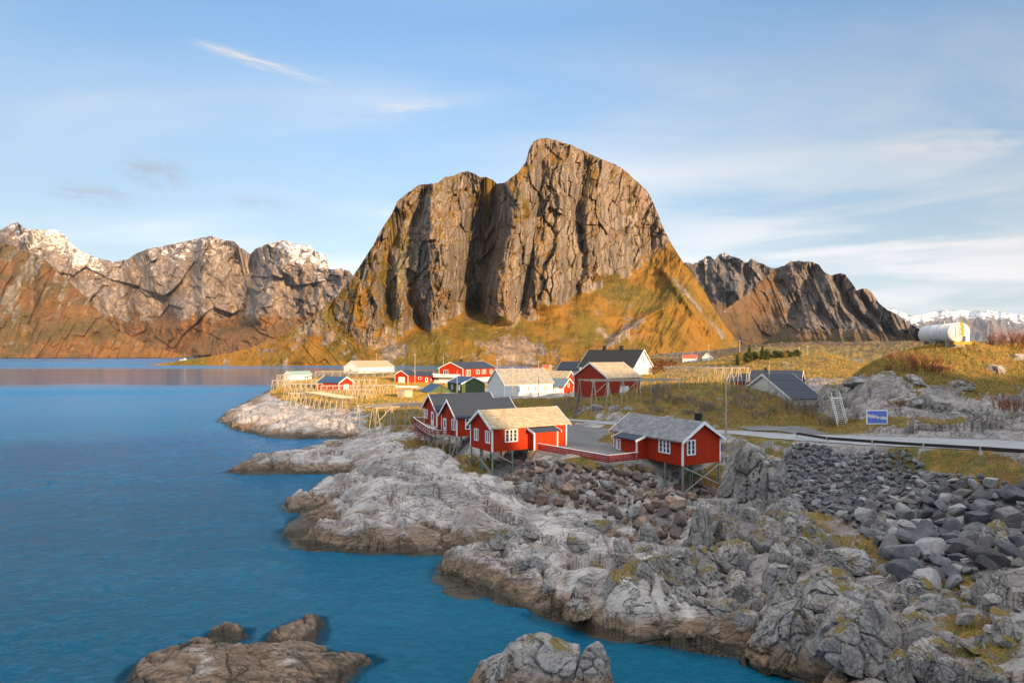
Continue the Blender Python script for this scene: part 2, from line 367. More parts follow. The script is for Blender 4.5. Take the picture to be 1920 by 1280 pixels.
relief('mountain', nl, [(-260,671),(365,670.5)], [(-260,2300),(365,2700)], lambda X,Y_,t: .62+.5*sstep(fbm(X/40, Y_/40, 88, 3), 0, .4)+.2*t, f_nl, 420, 240, M_nl, 2.5, 2, 2600, g_nl)
# -- snowy range across the fjord
fl = [(-280,455),(-160,430),(-60,450),(0,431),(15,423),(33,416),(48,430),(80,431),(98,431),(112,433),(125,446),(135,457),(150,470),(180,483),(215,491),(240,486),(255,475),(280,466),(310,461),(350,452),(380,445),(395,443),(420,450),(440,452),(450,464),(470,476),(480,466),(500,458),(515,455),(525,451),(538,450),(550,457),(560,459),(580,459),(590,470),(610,479),(617,505),(628,505),(640,503),(655,508),(665,520),(720,560),(800,600)]
def f_fl(PX, PY, A, B):
    wx = A+60*fbm(A/500, B/500, 101, 3)
    d = -200*ridged((wx-.6*B)/820, B/1500, 102, 3)-50*ridged(wx/240, B/700, 103, 4, .6)-16*ridged(wx/80, B/260, 104, 4, .6)-95*facet((wx+.6*B)/260, (B-.3*wx)/330, 106, 2.4)[0]-50*facet((wx+.5*B)/95, (B-.3*wx)/130, 107, 2.2)[0]-20*facet((wx-.4*B)/34, B/60, 108, 2.2)[0]-16*fbm(A/50, B/50, 105, 3)
    d = d+300*gline(PX, PY, [(245,480),(270,540),(300,600)], 30)+330*gline(PX, PY, [(478,470),(455,540),(445,620)], 30)-150*gline(PX, PY, [(548,450),(520,520),(490,600)], 26)
    return d-160*gline(PX, PY, [(395,443),(385,520),(330,620)], 30)
def g_fl(PX, PY, nz, Z):
    return sstep(PY, 560, 625)*.75+.5*fbm(PX/30, PY/16, 111, 4, .6)+.1
def s_fl(PX, PY, nz, Z):
    r = interp(PX, fl); amt = interp(PX, [(-280,.8),(0,.5),(60,.95),(150,1),(210,.5),(240,.35),(300,.6),(400,.7),(450,.35),(500,.55),(545,1.0),(600,1.0),(625,.35),(800,.2)])
    return (1-sstep(PY-r, 4, 85))*amt*.95+.5*fbm(PX/11+PY/30, PY/9, 121, 4, .65)-.12
M_fl = mountain_mat('snowy_range_rock', (.19,.16,.145), (.33,.27,.23), (.19,.095,.036), (.12,.075,.03), 75., 24., snow=True)
relief('mountain', fl, [(-280,669.5),(800,669.5)], [(-280,3700),(330,3500),(520,2800),(800,2300)], lambda X,Y_,t: .42+1.0*sstep(t, .18, .5)+.5*sstep(fbm(X/50, Y_/40, 98, 3), 0, .4), f_fl, 760, 300, M_fl, 2.4, 3, 4200, g_fl, s_fl)
# -- right range: back peaks then the ribbed front mountain
br = [(1200,560),(1262,505),(1275,493),(1290,492),(1300,495),(1310,488),(1318,487),(1325,481),(1332,479),(1340,488),(1348,477),(1358,474),(1370,480),(1385,484),(1398,492),(1402,492),(1408,485),(1425,492),(1440,500),(1458,503),(1500,520),(1560,560)]
def f_br(PX, PY, A, B):
    wx = A-.25*B
    return -170*ridged(wx/260, B/800, 131, 3)-30*ridged(wx/85, B/260, 133, 4, .6)-50*facet(wx/60, B/120, 137, 2.2)[0]-18*facet(wx/22, B/45, 138, 2.2)[0]-14*fbm(A/40, B/40, 135, 3)+90*gline(PX, PY, [(1402,490),(1398,530),(1390,580)], 8)
M_br = mountain_mat('back_peak_rock', (.085,.08,.082), (.18,.155,.145), (.13,.075,.035), (.09,.06,.03), 50., 14., snow=True)
relief('mountain', br, [(1200,668),(1560,668)], [(1200,2500),(1560,2500)], lambda X,Y_,t: .40+1.3*sstep(t, .45, .7), f_br, 330, 200, M_br, 3.2, 4, 2900, lambda X,Y_,nz,Z: .75*sstep(Y_, 540, 580)+.4*fbm(X/24, Y_/18, 141, 4), lambda X,Y_,nz,Z: .5*(1-sstep(Y_, 478, 525))*sstep(-X, -1400, -1370)+.4*fbm(X/10, Y_/10, 143, 4)-.1)
fr = [(1290,655),(1330,615),(1360,580),(1395,555),(1425,530),(1448,508),(1458,502),(1470,498),(1482,490),(1495,489),(1510,490),(1522,491),(1535,495),(1545,510),(1556,516),(1562,514),(1575,513),(1585,514),(1597,530),(1607,545),(1615,541),(1624,541),(1636,550),(1650,570),(1665,582),(1672,583),(1690,595),(1702,606),(1715,612),(1740,625),(1780,638),(1850,652)]
def f_fr(PX, PY, A, B):
    wx = A-.38*B
    d = -150*ridged(wx/200+.3, B/1100, 151, 2)-34*ridged(wx/75, B/420, 153, 4, .6)-9*ridged(wx/26, B/110, 156, 3)-36*facet(wx/48, B/130, 157, 2.2)[0]-15*facet(wx/17, B/42, 158, 2.2)[0]-9*fbm(A/30, B/30, 155, 3)
    d = d*(.3+.7*sstep(PX, 1420, 1530))
    return (d+70*gline(PX, PY, [(1560,514),(1590,570),(1640,625)], 9)+60*gline(PX, PY, [(1608,545),(1640,590),(1670,630)], 8)+60*gline(PX, PY, [(1520,500),(1500,570),(1480,620)], 16))
M_fr = mountain_mat('ribbed_mountain_rock', (.085,.076,.072), (.185,.15,.13), (.12,.07,.036), (.08,.055,.03), 34., 9.)
relief('mountain', fr, [(1290,662),(1850,660)], [(1290,1750),(1850,1750)], lambda X,Y_,t: .46+1.5*sstep(t, .34, .6), f_fr, 520, 260, M_fr, 3.0, 5, 2000, lambda X,Y_,nz,Z: .95*sstep(Y_, 595, 640)+.55*fbm(X/22, Y_/18, 161, 4, .6)+.75*sstep(-X, -1520, -1430))
# -- far snowy range on the right
rr_ = [(1600,612),(1640,598),(1662,580),(1672,578),(1685,584),(1700,588),(1712,592),(1730,589),(1750,585),(1762,583),(1772,580),(1780,583),(1790,584),(1800,581),(1830,582),(1845,586),(1852,581),(1870,584),(1885,586),(1900,588),(1925,592),(1960,588),(2040,600),(2160,596)]
M_rr = mountain_mat('far_range_rock', (.10,.10,.11), (.18,.17,.17), (.10,.08,.05), (.08,.07,.05), 220., 60., snow=True)
relief('mountain', rr_, [(1600,666),(2160,666)], [(1600,12000),(2160,12000)], lambda X,Y_,t: .30+.3*t, lambda X,Y_,A,B: -420*ridged(A/1500, B/3000, 171, 4, .6)-120*ridged(A/500, B/900, 173, 4, .6), 460, 120, M_rr, 1.2, 6, 15000, lambda X,Y_,nz,Z: .3+X*0, lambda X,Y_,nz,Z: .95*(1-sstep(Y_-interp(X, rr_), 5, 27))+.55*fbm(X/13, Y_/7, 181, 4, .65)-.05)

# ------------------------------------------------------------------ the land: heights through control points, then rock relief
CP = []
def cp(*pts):
    for px, py, z in pts: v = P(px, py, z); CP.append((v.x, v.y, z))
def cq(*pts):
    for px, Y, z in pts: CP.append(((px-960)/F*Y, Y, z))
# waterline, from the near pool round to the racks' headland
cp((1620,1300,0),(1560,1285,0),(1480,1262,0),(1400,1232,0),(1300,1212,0),(1240,1208,0),(1180,1200,0),(1120,1188,0),(1060,1166,0),(1000,1150,0),(950,1132,0),(900,1110,0),(860,1092,0),(825,1078,0),(835,1060,0),(870,1048,0),(925,1036,0))
cp((900,1034,0),(850,1036,0),(800,1036,0),(740,1034,0),(700,1033,0),(640,1032,0),(600,1030,0),(560,1024,0),(536,1008,0),(529,994,0),(545,978,0),(575,962,0),(540,958,0),(533,948,0),(570,936,0),(610,922,0),(635,905,0),(640,890,0))
cp((600,888,0),(540,887,0),(480,889,0),(428,884,0),(460,876,0),(500,868,0),(485,860,0),(520,852,0),(560,852,0),(590,842,0),(610,832,0),(640,822,0),(600,822,0),(550,822,0),(500,820,0),(450,808,0),(412,792,0),(425,776,0),(455,758,0),(490,742,0),(510,728,0),(520,716,0),(540,703,0),(600,698,0),(640,694,0))
# sea bed
cp((1300,1262,-.7),(1400,1280,-.6),(1200,1245,-1),(1100,1215,-1.5),(1000,1190,-1.8),(920,1150,-1.6),(850,1110,-2),(780,1075,-2.2),(840,1048,-1.6),(700,1060,-2),(600,1052,-2),(510,1020,-2),(490,985,-2),(500,950,-1.6),(600,905,-1.2),(540,905,-1.5),(470,905,-1.8),(400,890,-2),(430,862,-1.3),(540,838,-1.0),(470,832,-1.8),(400,810,-2),(385,780,-2),(440,742,-2),(490,715,-2),(300,1000,-4),(100,1000,-5),(100,800,-5),(300,760,-4),(300,900,-4),(100,1250,-4),(300,1150,-3),(600,1120,-3),(750,1180,-2.5),(900,1200,-2),(800,1290,-2.2),(450,1300,-3),(1050,1290,-1.6),(1200,1300,-1.2),(500,694,-5),(300,700,-6),(100,700,-8))
# headland 1 (under the cabins)
cp((600,985,1.5),(660,955,2.3),(720,925,2.8),(700,900,2.9),(760,870,3.3),(820,880,3.2),(880,905,3.1),(800,930,2.9),(850,960,2.5),(760,975,2.0),(680,990,1.5),(900,975,2.0),(950,975,1.7),(940,940,2.3),(880,1010,1.0),(760,1012,.9),(650,1015,.7),(590,1005,.8),(960,1000,1.2),(960,1020,.9),(650,920,1.3),(690,885,2.3),(600,945,.5),(880,872,3.4),(925,912,1.5),(950,880,2.6),(980,870,3.2),(900,840,3.9))
cq((838,82,2.2),(822,84,2.0),(846,84.5,2.4),(806,88,2.6),(855,79,2.4)); cp((800,846,3.2),(770,835,3.5),(740,825,3.6))
# middle rock
cp((560,872,.4),(620,862,1.5),(660,845,2.4),(700,830,3.0),(750,815,3.7),(650,872,1.1),(700,868,1.8),(760,852,3.0),(590,880,.35),(500,876,.3),(460,882,.25),(540,868,.3),(580,858,.3))
# headland with the racks
cp((450,790,1.5),(480,772,2.2),(500,790,2.0),(550,790,2.3),(520,760,3.1),(560,750,3.7),(600,775,3.2),(640,795,2.4),(690,790,2.8),(740,790,3.4),(600,745,4.2),(650,745,4.4),(700,745,4.7),(700,770,3.9),(760,765,4.4),(540,725,3.6),(600,715,4.0),(700,715,4.4),(780,740,4.8),(640,812,1.0),(690,812,1.4),(560,808,1.4),(500,808,.9))
# yard, road, gravel
cp((1003,842,5),(1060,835,5),(1060,858,5),(1142,866,5),(1196,861,5),(1130,840,5),(1150,815,5.05),(1100,800,5.1),(1080,810,5),(1170,800,5.5),(1060,790,5.2),(1000,770,5.2),(920,765,5.1),(860,780,5.0),(930,800,5.0),(850,750,5.0),(880,805,4.9),(1010,820,5),(1240,810,5.8),(1320,808,6.1),(1400,803,6.4),(1390,822,6.1),(1480,815,6.6),(1500,800,6.8),(1600,820,7.0),(1720,820,7.35),(1850,825,7.7),(1960,830,8),(1550,836,6.85),(1636,841,7.1),(1732,846,7.35),(1839,855,7.6),(1960,864,7.9),(1440,830,6.3),(1240,850,5.3),(2100,850,8.4),(2200,1000,7.5))
# slope of tumbled boulders below the yard
cp((1010,880,3.4),(1000,905,2.4),(1000,940,1.6),(1060,880,4.0),(1060,900,3.2),(1060,930,2.2),(1060,965,1.6),(1140,895,3.9),(1140,925,2.9),(1140,955,2.2),(1200,885,4.0),(1200,915,3.0),(1200,960,2.1),(1200,1000,1.7),(1250,905,2.8),(1280,936,1.7),(1253,940,1.9),(1349,903,2.8),(1320,915,2.3),(1310,960,1.9))
# headland 2
cp((1050,990,2.0),(1000,1020,1.8),(950,1045,1.2),(900,1060,.9),(1100,1010,2.0),(1050,1050,1.7),(1000,1080,1.3),(950,1090,.9),(1150,1020,2.1),(1200,1040,2.1),(1100,1080,2.1),(1150,1090,2.1),(1200,1100,2.1),(1080,1120,1.6),(1040,1130,1.0),(1150,1140,1.3),(1220,1150,1.1),(1280,1040,2.2),(1280,1090,2.0),(1300,1140,1.1),(1330,1170,.8),(1200,1180,.5),(1100,1160,.8))
# right foreground
cp((1350,980,2.4),(1420,960,2.9),(1400,1020,2.4),(1450,1060,2.5),(1400,1090,1.9),(1380,1140,1.2),(1450,1120,2.1),(1440,1190,1.2),(1520,1000,3.0),(1520,1060,2.8),(1540,1130,2.5),(1540,1190,1.9),(1560,1240,1.1),(1620,1240,1.7),(1660,1290,1.5),(1600,960,3.6),(1600,900,4.8),(1600,1020,3.1),(1640,1100,2.8),(1700,1160,2.7),(1700,1050,3.1),(1760,1100,3.2),(1740,1250,2.3),(1800,1180,3.1),(1800,1040,3.6),(1700,960,3.9),(1700,900,5.0),(1500,900,4.4),(1500,860,5.5),(1600,858,5.9),(1700,866,6.0),(1800,876,6.2),(1800,940,4.9),(1900,960,5.0),(1900,900,6.6),(1900,1060,4.0),(1900,1180,3.6),(1860,1270,3.1),(1960,1290,3.4),(2000,1100,4.6),(2100,1000,6.0),(1420,880,4.2),(1420,850,5.3),(1450,920,3.6))
# bank and grassy rise behind the yard
cp((1085,786,5.4),(1120,786,5.5),(1085,765,6.6),(1110,757,7.4),(1180,756,7.7),(1180,785,5.7),(1230,782,6.1),(1080,748,6.3),(1140,748,7.9),(1200,742,8.6),(1250,742,9.0),(1300,735,9.5),(1250,762,7.4),(1300,765,7.5),(1350,740,9.1),(1350,765,7.4),(1400,738,9.2),(1400,765,7.6),(1450,765,7.1),(1300,792,6.2),(1370,788,6.4),(1460,785,6.8),(1520,790,6.7),(1540,765,6.7),(1440,742,8.3),(1500,775,6.6))
cq((1300,118,10.3),(1360,118,10),(1250,122,9.8),(1400,125,8.6),(1450,125,7.0),(1530,122,6.3),(1200,135,8.4),(1080,135,6.4),(1040,120,5.6),(1040,150,5.2))
# tank hill
cp((1560,800,6.8),(1620,806,7.1),(1700,807,7.3),(1800,801,7.6),(1900,795,7.9),(2000,790,8.2),(1536,770,7.0))
cq((1560,82,8.0),(1580,86,10.2),(1620,83,12.0),(1640,90,13.6),(1700,80.5,11.5),(1700,86,13.8),(1700,77.5,9.6),(1760,79.5,11.8),(1760,76.5,9.5),(1800,79,11.7),(1800,76,9.4),(1800,86,14.4),(1850,79,11.2),(1900,79.5,11.2),(1900,77,9.0),(1900,88,14.2),(1980,80,11),(1980,90,14.8),(1720,92,16.3),(1790,92,17.15),(1830,92,17.2),(1850,95,17.0),(1900,100,16.9),(1920,92,15.6),(1990,100,17.5),(1660,96,14.9),(1620,100,13.4),(1600,95,12.6),(1560,95,10.5),(1545,92,8.5),(1760,98,17.2),(1800,112,15),(1900,125,15),(1700,125,11.5),(1600,125,8),(2100,110,17),(1640,108,13.2))
# further land
cq((1300,330,9.3),(1250,300,9.0),(1340,380,9.4),(1300,560,9.5),(1320,250,9.0),(1600,160,5),(1550,195,8.5),(1510,200,9),(1590,205,10),(1490,215,11),(1530,235,15.2),(1570,235,15.2),(1598,225,13),(1612,235,8),(1620,300,8.5),(1620,345,9),(1650,300,11),(1470,240,13),(1450,170,6.5),(1420,250,12),(1385,330,15),(1440,400,19.5),(1500,400,18.5),(1400,400,18),(1540,420,16),(1680,420,18),(1640,600,22),(1700,560,24),(1760,500,22),(1900,500,24),(1400,520,20),(1450,700,25),(1550,800,27),(1650,800,28),(1800,800,26),(1500,1200,34),(1700,1200,34),(1900,1200,34))
cq((1200,215,9.5),(1130,215,9.2),(1080,215,8),(1000,220,4.8),(1030,180,5.2),(930,200,4.6),(860,200,4.4),(860,260,4.0),(760,260,4.0),(700,250,4.0),(700,330,3.6),(690,395,3.0),(620,330,3.2),(560,300,2.8),(780,380,3.0),(900,380,2.5),(1000,400,2),(1090,380,4.5),(1200,330,8),(1310,450,8.6),(1250,450,7.5),(1380,450,12),(1150,520,4),(1250,650,8),(1350,650,14),(1250,900,14),(1350,950,20),(760,440,-4),(650,460,-5),(900,470,-4),(1020,500,-3),(1000,620,-5),(700,650,-8),(500,600,-9),(1110,640,3),(1110,800,6),(900,820,-4),(600,850,-6),(300,400,-9),(100,400,-10),(0,200,-9),(200,160,-6),(300,900,-9),(1000,1200,-5),(500,1200,-9))
# behind and beside the camera
for x, y, z in ((0,8,-3),(-30,10,-4),(20,10,-.5),(12,22,-1.2),(22,22,1.6),(30,14,4),(45,20,8),(60,40,9),(-60,30,-5),(-90,60,-6),(90,70,12),(110,90,16)): CP.append((x, y, z))
CPA = np.array(CP)
def tps_space(x, y): return np.stack([x/y, np.log(y)*1.0], -1)
K = tps_space(CPA[:,0], CPA[:,1]); ncp = len(K); BETA = 1.35
def kern(a, b): return (((a[:,None,:]-b[None,:,:])**2).sum(-1)+1e-6)**(BETA/2)
_A = np.zeros((ncp+3, ncp+3)); _A[:ncp,:ncp] = kern(K, K)-np.eye(ncp)*2e-4; _A[:ncp,ncp] = 1; _A[:ncp,ncp+1:] = K; _A[ncp,:ncp] = 1; _A[ncp+1:,:ncp] = K.T
_w = np.linalg.solve(_A, np.concatenate([CPA[:,2], np.zeros(3)]))
def tps(q): return kern(q, K)@_w[:ncp]+_w[ncp]+q@_w[ncp+1:]
U0, U1, NU = -1.02, 1.72, 860; W0, W1, NW = math.log(7), math.log(1400), 700
_cu = np.linspace(U0, U1, NU); _cw = np.linspace(W0, W1, NW)
_cz = np.concatenate([tps(np.stack(np.meshgrid(_cu, w), -1).reshape(-1, 2)) for w in np.array_split(_cw, 35)]).reshape(NW, NU)
def base_z(x, y):                              # smooth height of the land
    u = np.clip((x/y-U0)/(U1-U0)*(NU-1), 0, NU-1.001); w = np.clip((np.log(np.maximum(y, 7.001))-W0)/(W1-W0)*(NW-1), 0, NW-1.001)
    i = u.astype(int); j = w.astype(int); a = u-i; b = w-j
    return (_cz[j,i]*(1-a)+_cz[j,i+1]*a)*(1-b)+(_cz[j+1,i]*(1-a)+_cz[j+1,i+1]*a)*b
def bz(x, y): return float(base_z(np.array([x]), np.array([y]))[0])
def ground_at(px, py):                         # where the sight line of a photo pixel meets the smooth land
    u = (px-960)/F; Y = np.exp(np.linspace(math.log(22), math.log(1200), 5000)); z = base_z(u*Y, Y); r = CZ-(py-HY)/F*Y
    k = np.nonzero(z >= r)[0]; k = k[0] if len(k) else len(Y)-1
    return Vector((u*Y[k], Y[k], z[k]))
# roads and gravel as polylines (photo pixel, height, half width)
def road_pts(l): return [(P(px, py, z), w) for px, py, z, w in l]
ROAD = road_pts([(1060,786,5.2,1.3),(1110,790,5.3,1.5),(1180,797,5.55,1.7),(1250,803,5.8,1.9),(1320,808,6.1,2.0),(1390,811,6.35,2.2),(1460,817,6.6,2.8),(1540,821,6.85,3.6),(1640,826,7.1,4.2),(1740,829.5,7.4,4.5),(1850,834,7.7,4.7),(1990,840,8.05,4.7),(2200,845,8.5,3.9)])
ROAD = [(P(905,755,5.1),1.3),(P(960,764,5.15),1.3),(P(1010,774,5.2),1.3)]+ROAD
LAYBY = road_pts([(1395,803,6.4,2.2),(1440,802,6.5,3.4),(1490,804,6.7,2.6),(1530,811,6.85,1.6)])
def seg_dist(x, y, pl):                        # distance beyond the strip's edge (negative inside)
    d = np.full(x.shape, 1e9)
    for (a, wa), (b, wb) in zip(pl[:-1], pl[1:]):
        ex, ey = b.x-a.x, b.y-a.y; L = ex*ex+ey*ey; t = np.clip(((x-a.x)*ex+(y-a.y)*ey)/L, 0, 1)
        d = np.minimum(d, np.hypot(x-a.x-t*ex, y-a.y-t*ey)-(wa+(wb-wa)*t))
    return d
def seg_z(x, y, pl):                           # height of the strip's centre line nearest to a place
    d = np.full(x.shape, 1e9); z = np.zeros(x.shape)
    for (a, wa), (b, wb) in zip(pl[:-1], pl[1:]):
        ex, ey = b.x-a.x, b.y-a.y; L = ex*ex+ey*ey; t = np.clip(((x-a.x)*ex+(y-a.y)*ey)/L, 0, 1)
        q = np.hypot(x-a.x-t*ex, y-a.y-t*ey); k = q < d; d = np.where(k, q, d); z = np.where(k, a.z+(b.z-a.z)*t, z)
    return z
def in_poly(x, y, pts):
    r = np.zeros(x.shape, bool); n = len(pts)
    for i in range(n):
        (x1, y1), (x2, y2) = pts[i], pts[(i+1) % n]
        c = ((y1 > y) != (y2 > y)); r ^= c & (x < (x2-x1)*(y-y1)/((y2-y1) if y2 != y1 else 1e-9)+x1)
    return r
def poly_dist(x, y, pts):                      # signed, negative inside
    d = np.full(x.shape, 1e9); n = len(pts)
    for i in range(n):
        (x1, y1), (x2, y2) = pts[i], pts[(i+1) % n]; ex, ey = x2-x1, y2-y1
        t = np.clip(((x-x1)*ex+(y-y1)*ey)/(ex*ex+ey*ey), 0, 1); d = np.minimum(d, np.hypot(x-x1-t*ex, y-y1-t*ey))
    return np.where(in_poly(x, y, pts), -d, d)
YARD = [tuple(P(*q)[:2]) for q in ((1000,842,5),(1141,867,5),(1197,861,5),(1175,835,5),(1150,818,5),(1140,803,5.05),(1120,794,5.2),(1085,789,5.2),(1062,792,5.2),(1050,805,5.1),(985,815,5))]
ISLE = [tuple(P(*q)[:2]) for q in ((1120,828,5),(1140,815,5),(1165,812,5),(1180,830,5),(1165,836,5))]
def isl(*p): return [tuple(P(a, b, .15)[:2]) for a, b in p]
ISL = [isl((222,1310),(228,1262),(255,1238),(320,1216),(390,1198),(440,1204),(500,1207),(560,1203),(610,1212),(640,1222),(700,1224),(716,1232),(680,1250),(660,1272),(645,1310),(640,1380),(235,1380)), isl((386,1196),(390,1184),(430,1174),(470,1176),(466,1192),(430,1202)), isl((488,1206),(500,1186),(535,1166),(585,1150),(606,1154),(612,1176),(606,1198),(560,1212),(520,1214))]
SEA = [tuple(P(a, b, 0)[:2]) for a, b in ((1640,1420),(1560,1287),(1480,1263),(1400,1236),(1300,1216),(1240,1209),(1180,1201),(1120,1189),(1060,1167),(1000,1151),(950,1133),(900,1111),(860,1093),(823,1078),(835,1060),(870,1050),(930,1041),(900,1035),(850,1037),(800,1037),(740,1035),(700,1034),(640,1033),(600,1030),(560,1023),(536,1008),(529,994),(545,978),(575,962),(540,958),(533,948),(570,936),(610,922),(640,903),(652,888),(600,889),(540,887),(480,889),(424,885),(460,877),(505,869),(482,860),(520,851),(560,852),(590,842),(670,824),(640,821),(600,822),(550,823),(500,820),(450,808),(410,790),(425,776),(455,758),(490,742),(510,728),(520,716),(540,703),(600,698),(640,694.5),(700,692),(800,691),(1000,690.5),(1050,686),(1100,683),(1090,680.5),(900,681),(400,681),(-1200,681),(-3500,900),(-3500,1420))]
def shore(x, y, z0):
    d = poly_dist(x+.35*fbm(x/1.7, y/1.7, 191, 3)*np.clip(y/60, .6, 3), y+.5*fbm(x/2.3+7, y/2.3, 192, 3)*np.clip(y/60, .6, 3), SEA); k = (y < 560) & (y > 24)
    sea = np.minimum(z0, np.maximum(-.06+.45*d, -2.6)); lnd = np.maximum(z0, .05+np.minimum(.42*d, .8))
    return np.where(k, np.where(d < 0, sea, lnd), z0), d
def land(x, y, detail=True):
    """height, soft cover (grass) amount"""
    z0, sdist = shore(x, y, base_z(x, y)); n_ = len(x)
    px = x/y*F+960; py = HY+(CZ-z0)*F/y
    flat = np.minimum(np.minimum(seg_dist(x, y, ROAD), seg_dist(x, y, LAYBY)), np.maximum(poly_dist(x, y, YARD), -poly_dist(x, y, ISLE)))
    rd = seg_dist(x, y, ROAD); z0 = seg_z(x, y, ROAD)*(1-sstep(rd, .2, 3.0))+z0*sstep(rd, .2, 3.0)
    wild = sstep(flat, .1, np.where((px > 1520) & (px < 1700) & (y > 60) & (y < 80), 8.5, 4.5))
    dist = np.clip(y/60, .6, 4)
    # grass map
    G = np.full(x.shape, -.55)
    for cx, cy, rx, ry, a in ((1750,868,120,18,1.1),(1850,885,120,26,1.1),(1560,1000,120,55,.75),(1660,1040,60,40,.6),(1790,1150,90,130,.8),(1880,1230,60,60,.7),(1840,900,130,40,.8),(1420,850,80,40,1.0),(1290,765,150,26,1.5),(1400,760,120,30,1.4),(1200,740,90,16,1.3),(1500,795,90,16,1.4),(1700,800,260,12,1.5),(1750,685,200,26,1.5),(1880,720,110,45,1.1),(1820,705,60,22,.8),(1690,660,60,30,1.2),(1830,660,120,14,.9),(1560,672,70,7,.9),(1540,703,60,7,.8),(1450,665,90,14,1.2),(640,740,120,26,1.6),(560,722,60,16,1.5),(740,790,70,22,1.0),(780,760,60,20,1.2),(830,850,50,18,.9),(900,870,50,14,.8),(790,835,60,16,.9),(1070,870,90,16,.8),(1180,880,70,12,.8),(1000,758,90,10,1.9),(960,775,40,8,1.0),(720,725,90,20,1.5),(900,900,50,30,.5),(1340,905,50,30,.7),(1150,820,40,16,1.6),(1600,730,60,20,.6),(1060,780,50,16,1.0),(1720,745,26,40,.7),(1300,900,60,20,.7),(1230,700,200,30,1.2),(900,700,300,22,1.3),(1000,660,60,10,.9),(1650,640,300,16,.7),(1380,720,60,30,1.2)):
        G = G+a*np.exp(-((px-cx)/rx)**2-((py-cy)/ry)**2)
    G = G+.55*fbm(x/3.2, y/3.2, 201, 4, .6)+.25*sstep(y, 140, 260)
    G = np.where(z0 < 1.6, G-.8, G)
    if not detail: return z0, G, flat, wild
    # rock relief
    s = 1.0
    wx = x+1.1*fbm(x/5, y/5, 211, 3); wy = y+1.1*fbm(x/5+9, y/5, 212, 3)
    q1 = (wx*.84-wy*.54); q2 = (wx*.54+wy*.84)                     # strike of the slabs
    r = np.zeros(n_)
    rg = sstep(fbm(x/8, y/8, 220, 2), -.1, .35)*.95+.05                # how broken the rock is here
    r += 1.5*fbm(x/13, y/13, 221, 2)
    f1, f2, c1 = worley(q1/8.5, q2/4.6, 223); v1, e1_ = facet(q1/6.5, q2/3.4, 224, 2.4); r += .75*(1-f1*1.25)+.95*v1-.55*sstep(e1_, .055, 0)
    g1, g2, c2 = worley(q1/3.1, q2/1.5, 225); k2 = sstep(y, 150, 90); r += (.62*facet(q1/2.7, q2/1.35, 226, 2.4)[0]-.26*sstep(facet(q1/2.7, q2/1.35, 226)[1], .05, 0))*(.35+.65*k2)*(.15+.85*rg)
    h1, h2_, c3 = worley(q1/1.1, q2/.5, 227); r += .24*facet(q1/1.0, q2/.5, 228, 2.2)[0]*sstep(y, 120, 70)*rg
    r += (.06*ridged(q1/2.6, q2/.36, 229, 3, .6)*(.4+.6*rg)+.10*ridged(q1/9, q2/1.1, 230, 2, .5))*sstep(y, 160, 90)+.035*fbm(x/.35, y/.35, 231, 3, .6)*sstep(y, 110, 60)
    gs = sstep(G, -.1, .35)
    tt = q2/2.3+.55*fbm(q1/7, q2/7, 271, 3)+.15*fbm(x/1.2, y/1.2, 272, 2); sw = tt-np.floor(tt); r += .55*(sw-.5-(sstep(sw, .84, 1.0)))*(.35+.65*rg)+.2
    tt = (q2*.9+q1*.25)/.72+.5*fbm(q1/2.5, q2/2.5, 273, 3); sw = tt-np.floor(tt); r += .12*(sw-.5-(sstep(sw, .80, 1.0)))*sstep(y, 130, 80)*rg
    tt = (q1+.5*q2)/4.1+.4*fbm(x/4, y/4, 274, 3); sw = tt-np.floor(tt); r += -.22*np.exp(-((sw-.5)/.035)**2)*rg
    r = r-.1
    amp = np.interp(z0, [-6, -1.5, -.2, .6, 3, 30], [.5, .5, .35, .75, 1.0, 1.0])*np.interp(y, [20, 60, 120, 260, 600, 1400], [1, 1, .9, .8, 1.6, 3.])
    vill = np.exp(-((px-900)/230)**2)*sstep(y, 78, 95)*sstep(-y, -420, -300)      # the built-up, fairly level middle
    amp = amp*(1-.85*vill)
    hill = sstep(px, 1530, 1580)*sstep(y, 70, 76)*sstep(-y, -140, -110)
    amp = amp*(1-.30*hill)
    fgm = sstep(px, 1225, 1290)*sstep(py, 955, 1000)*(1-.8*sstep(G, -.1, .3))
    for cx_, cy_, rr2, dd in ((16.6,61.2,2.6,.95),(19.5,63.0,2.4,.6),(-2.4,70.0,2.4,.75),(-4.3,73.5,2.2,.5),(-10.2,84.0,3.4,.9),(-12.5,88.0,3,.5)): z0 = z0-dd*np.exp(-((x-cx_)**2+(y-cy_)**2)/rr2**2)
    # rubble slopes stay smooth under their loose boulders
    rub = np.maximum(np.exp(-((px-1130)/130)**2-((py-915)/42)**2), np.exp(-(np.maximum(np.abs(px-1680)-170, 0)/50)**2-(np.maximum(np.abs(py-935)-70, 0)/24)**2))
    amp = amp*(1-.72*rub)
    # far hills
    far = sstep(y, 150, 260); r = r*(1-far)+far*(1.6*fbm(x/30, y/30, 241, 4)+1.5*ridged(x/16, y/11, 243, 4, .6))*sstep(z0, -1, 6)
    amp = amp*(1+.5*sstep(px, 1360, 1420)*far)
    z = z0+wild*amp*r*(1-.62*gs*(1-far))+wild*gs*.18*fbm(x/.7, y/.7, 251, 3)
    z = np.where(sdist > 0, np.maximum(z, np.minimum(z0*.6, .5+.1*r)), np.minimum(z, .12+.35*z0)); z = z-(1-wild)*.035
    z = z-fgm*.55*sstep(z0, .3, 1.4)
    cap = z0+.9+sstep(z0, -3, 0)*3; z = np.where(z0 < -.8, np.minimum(z, -.35), z)
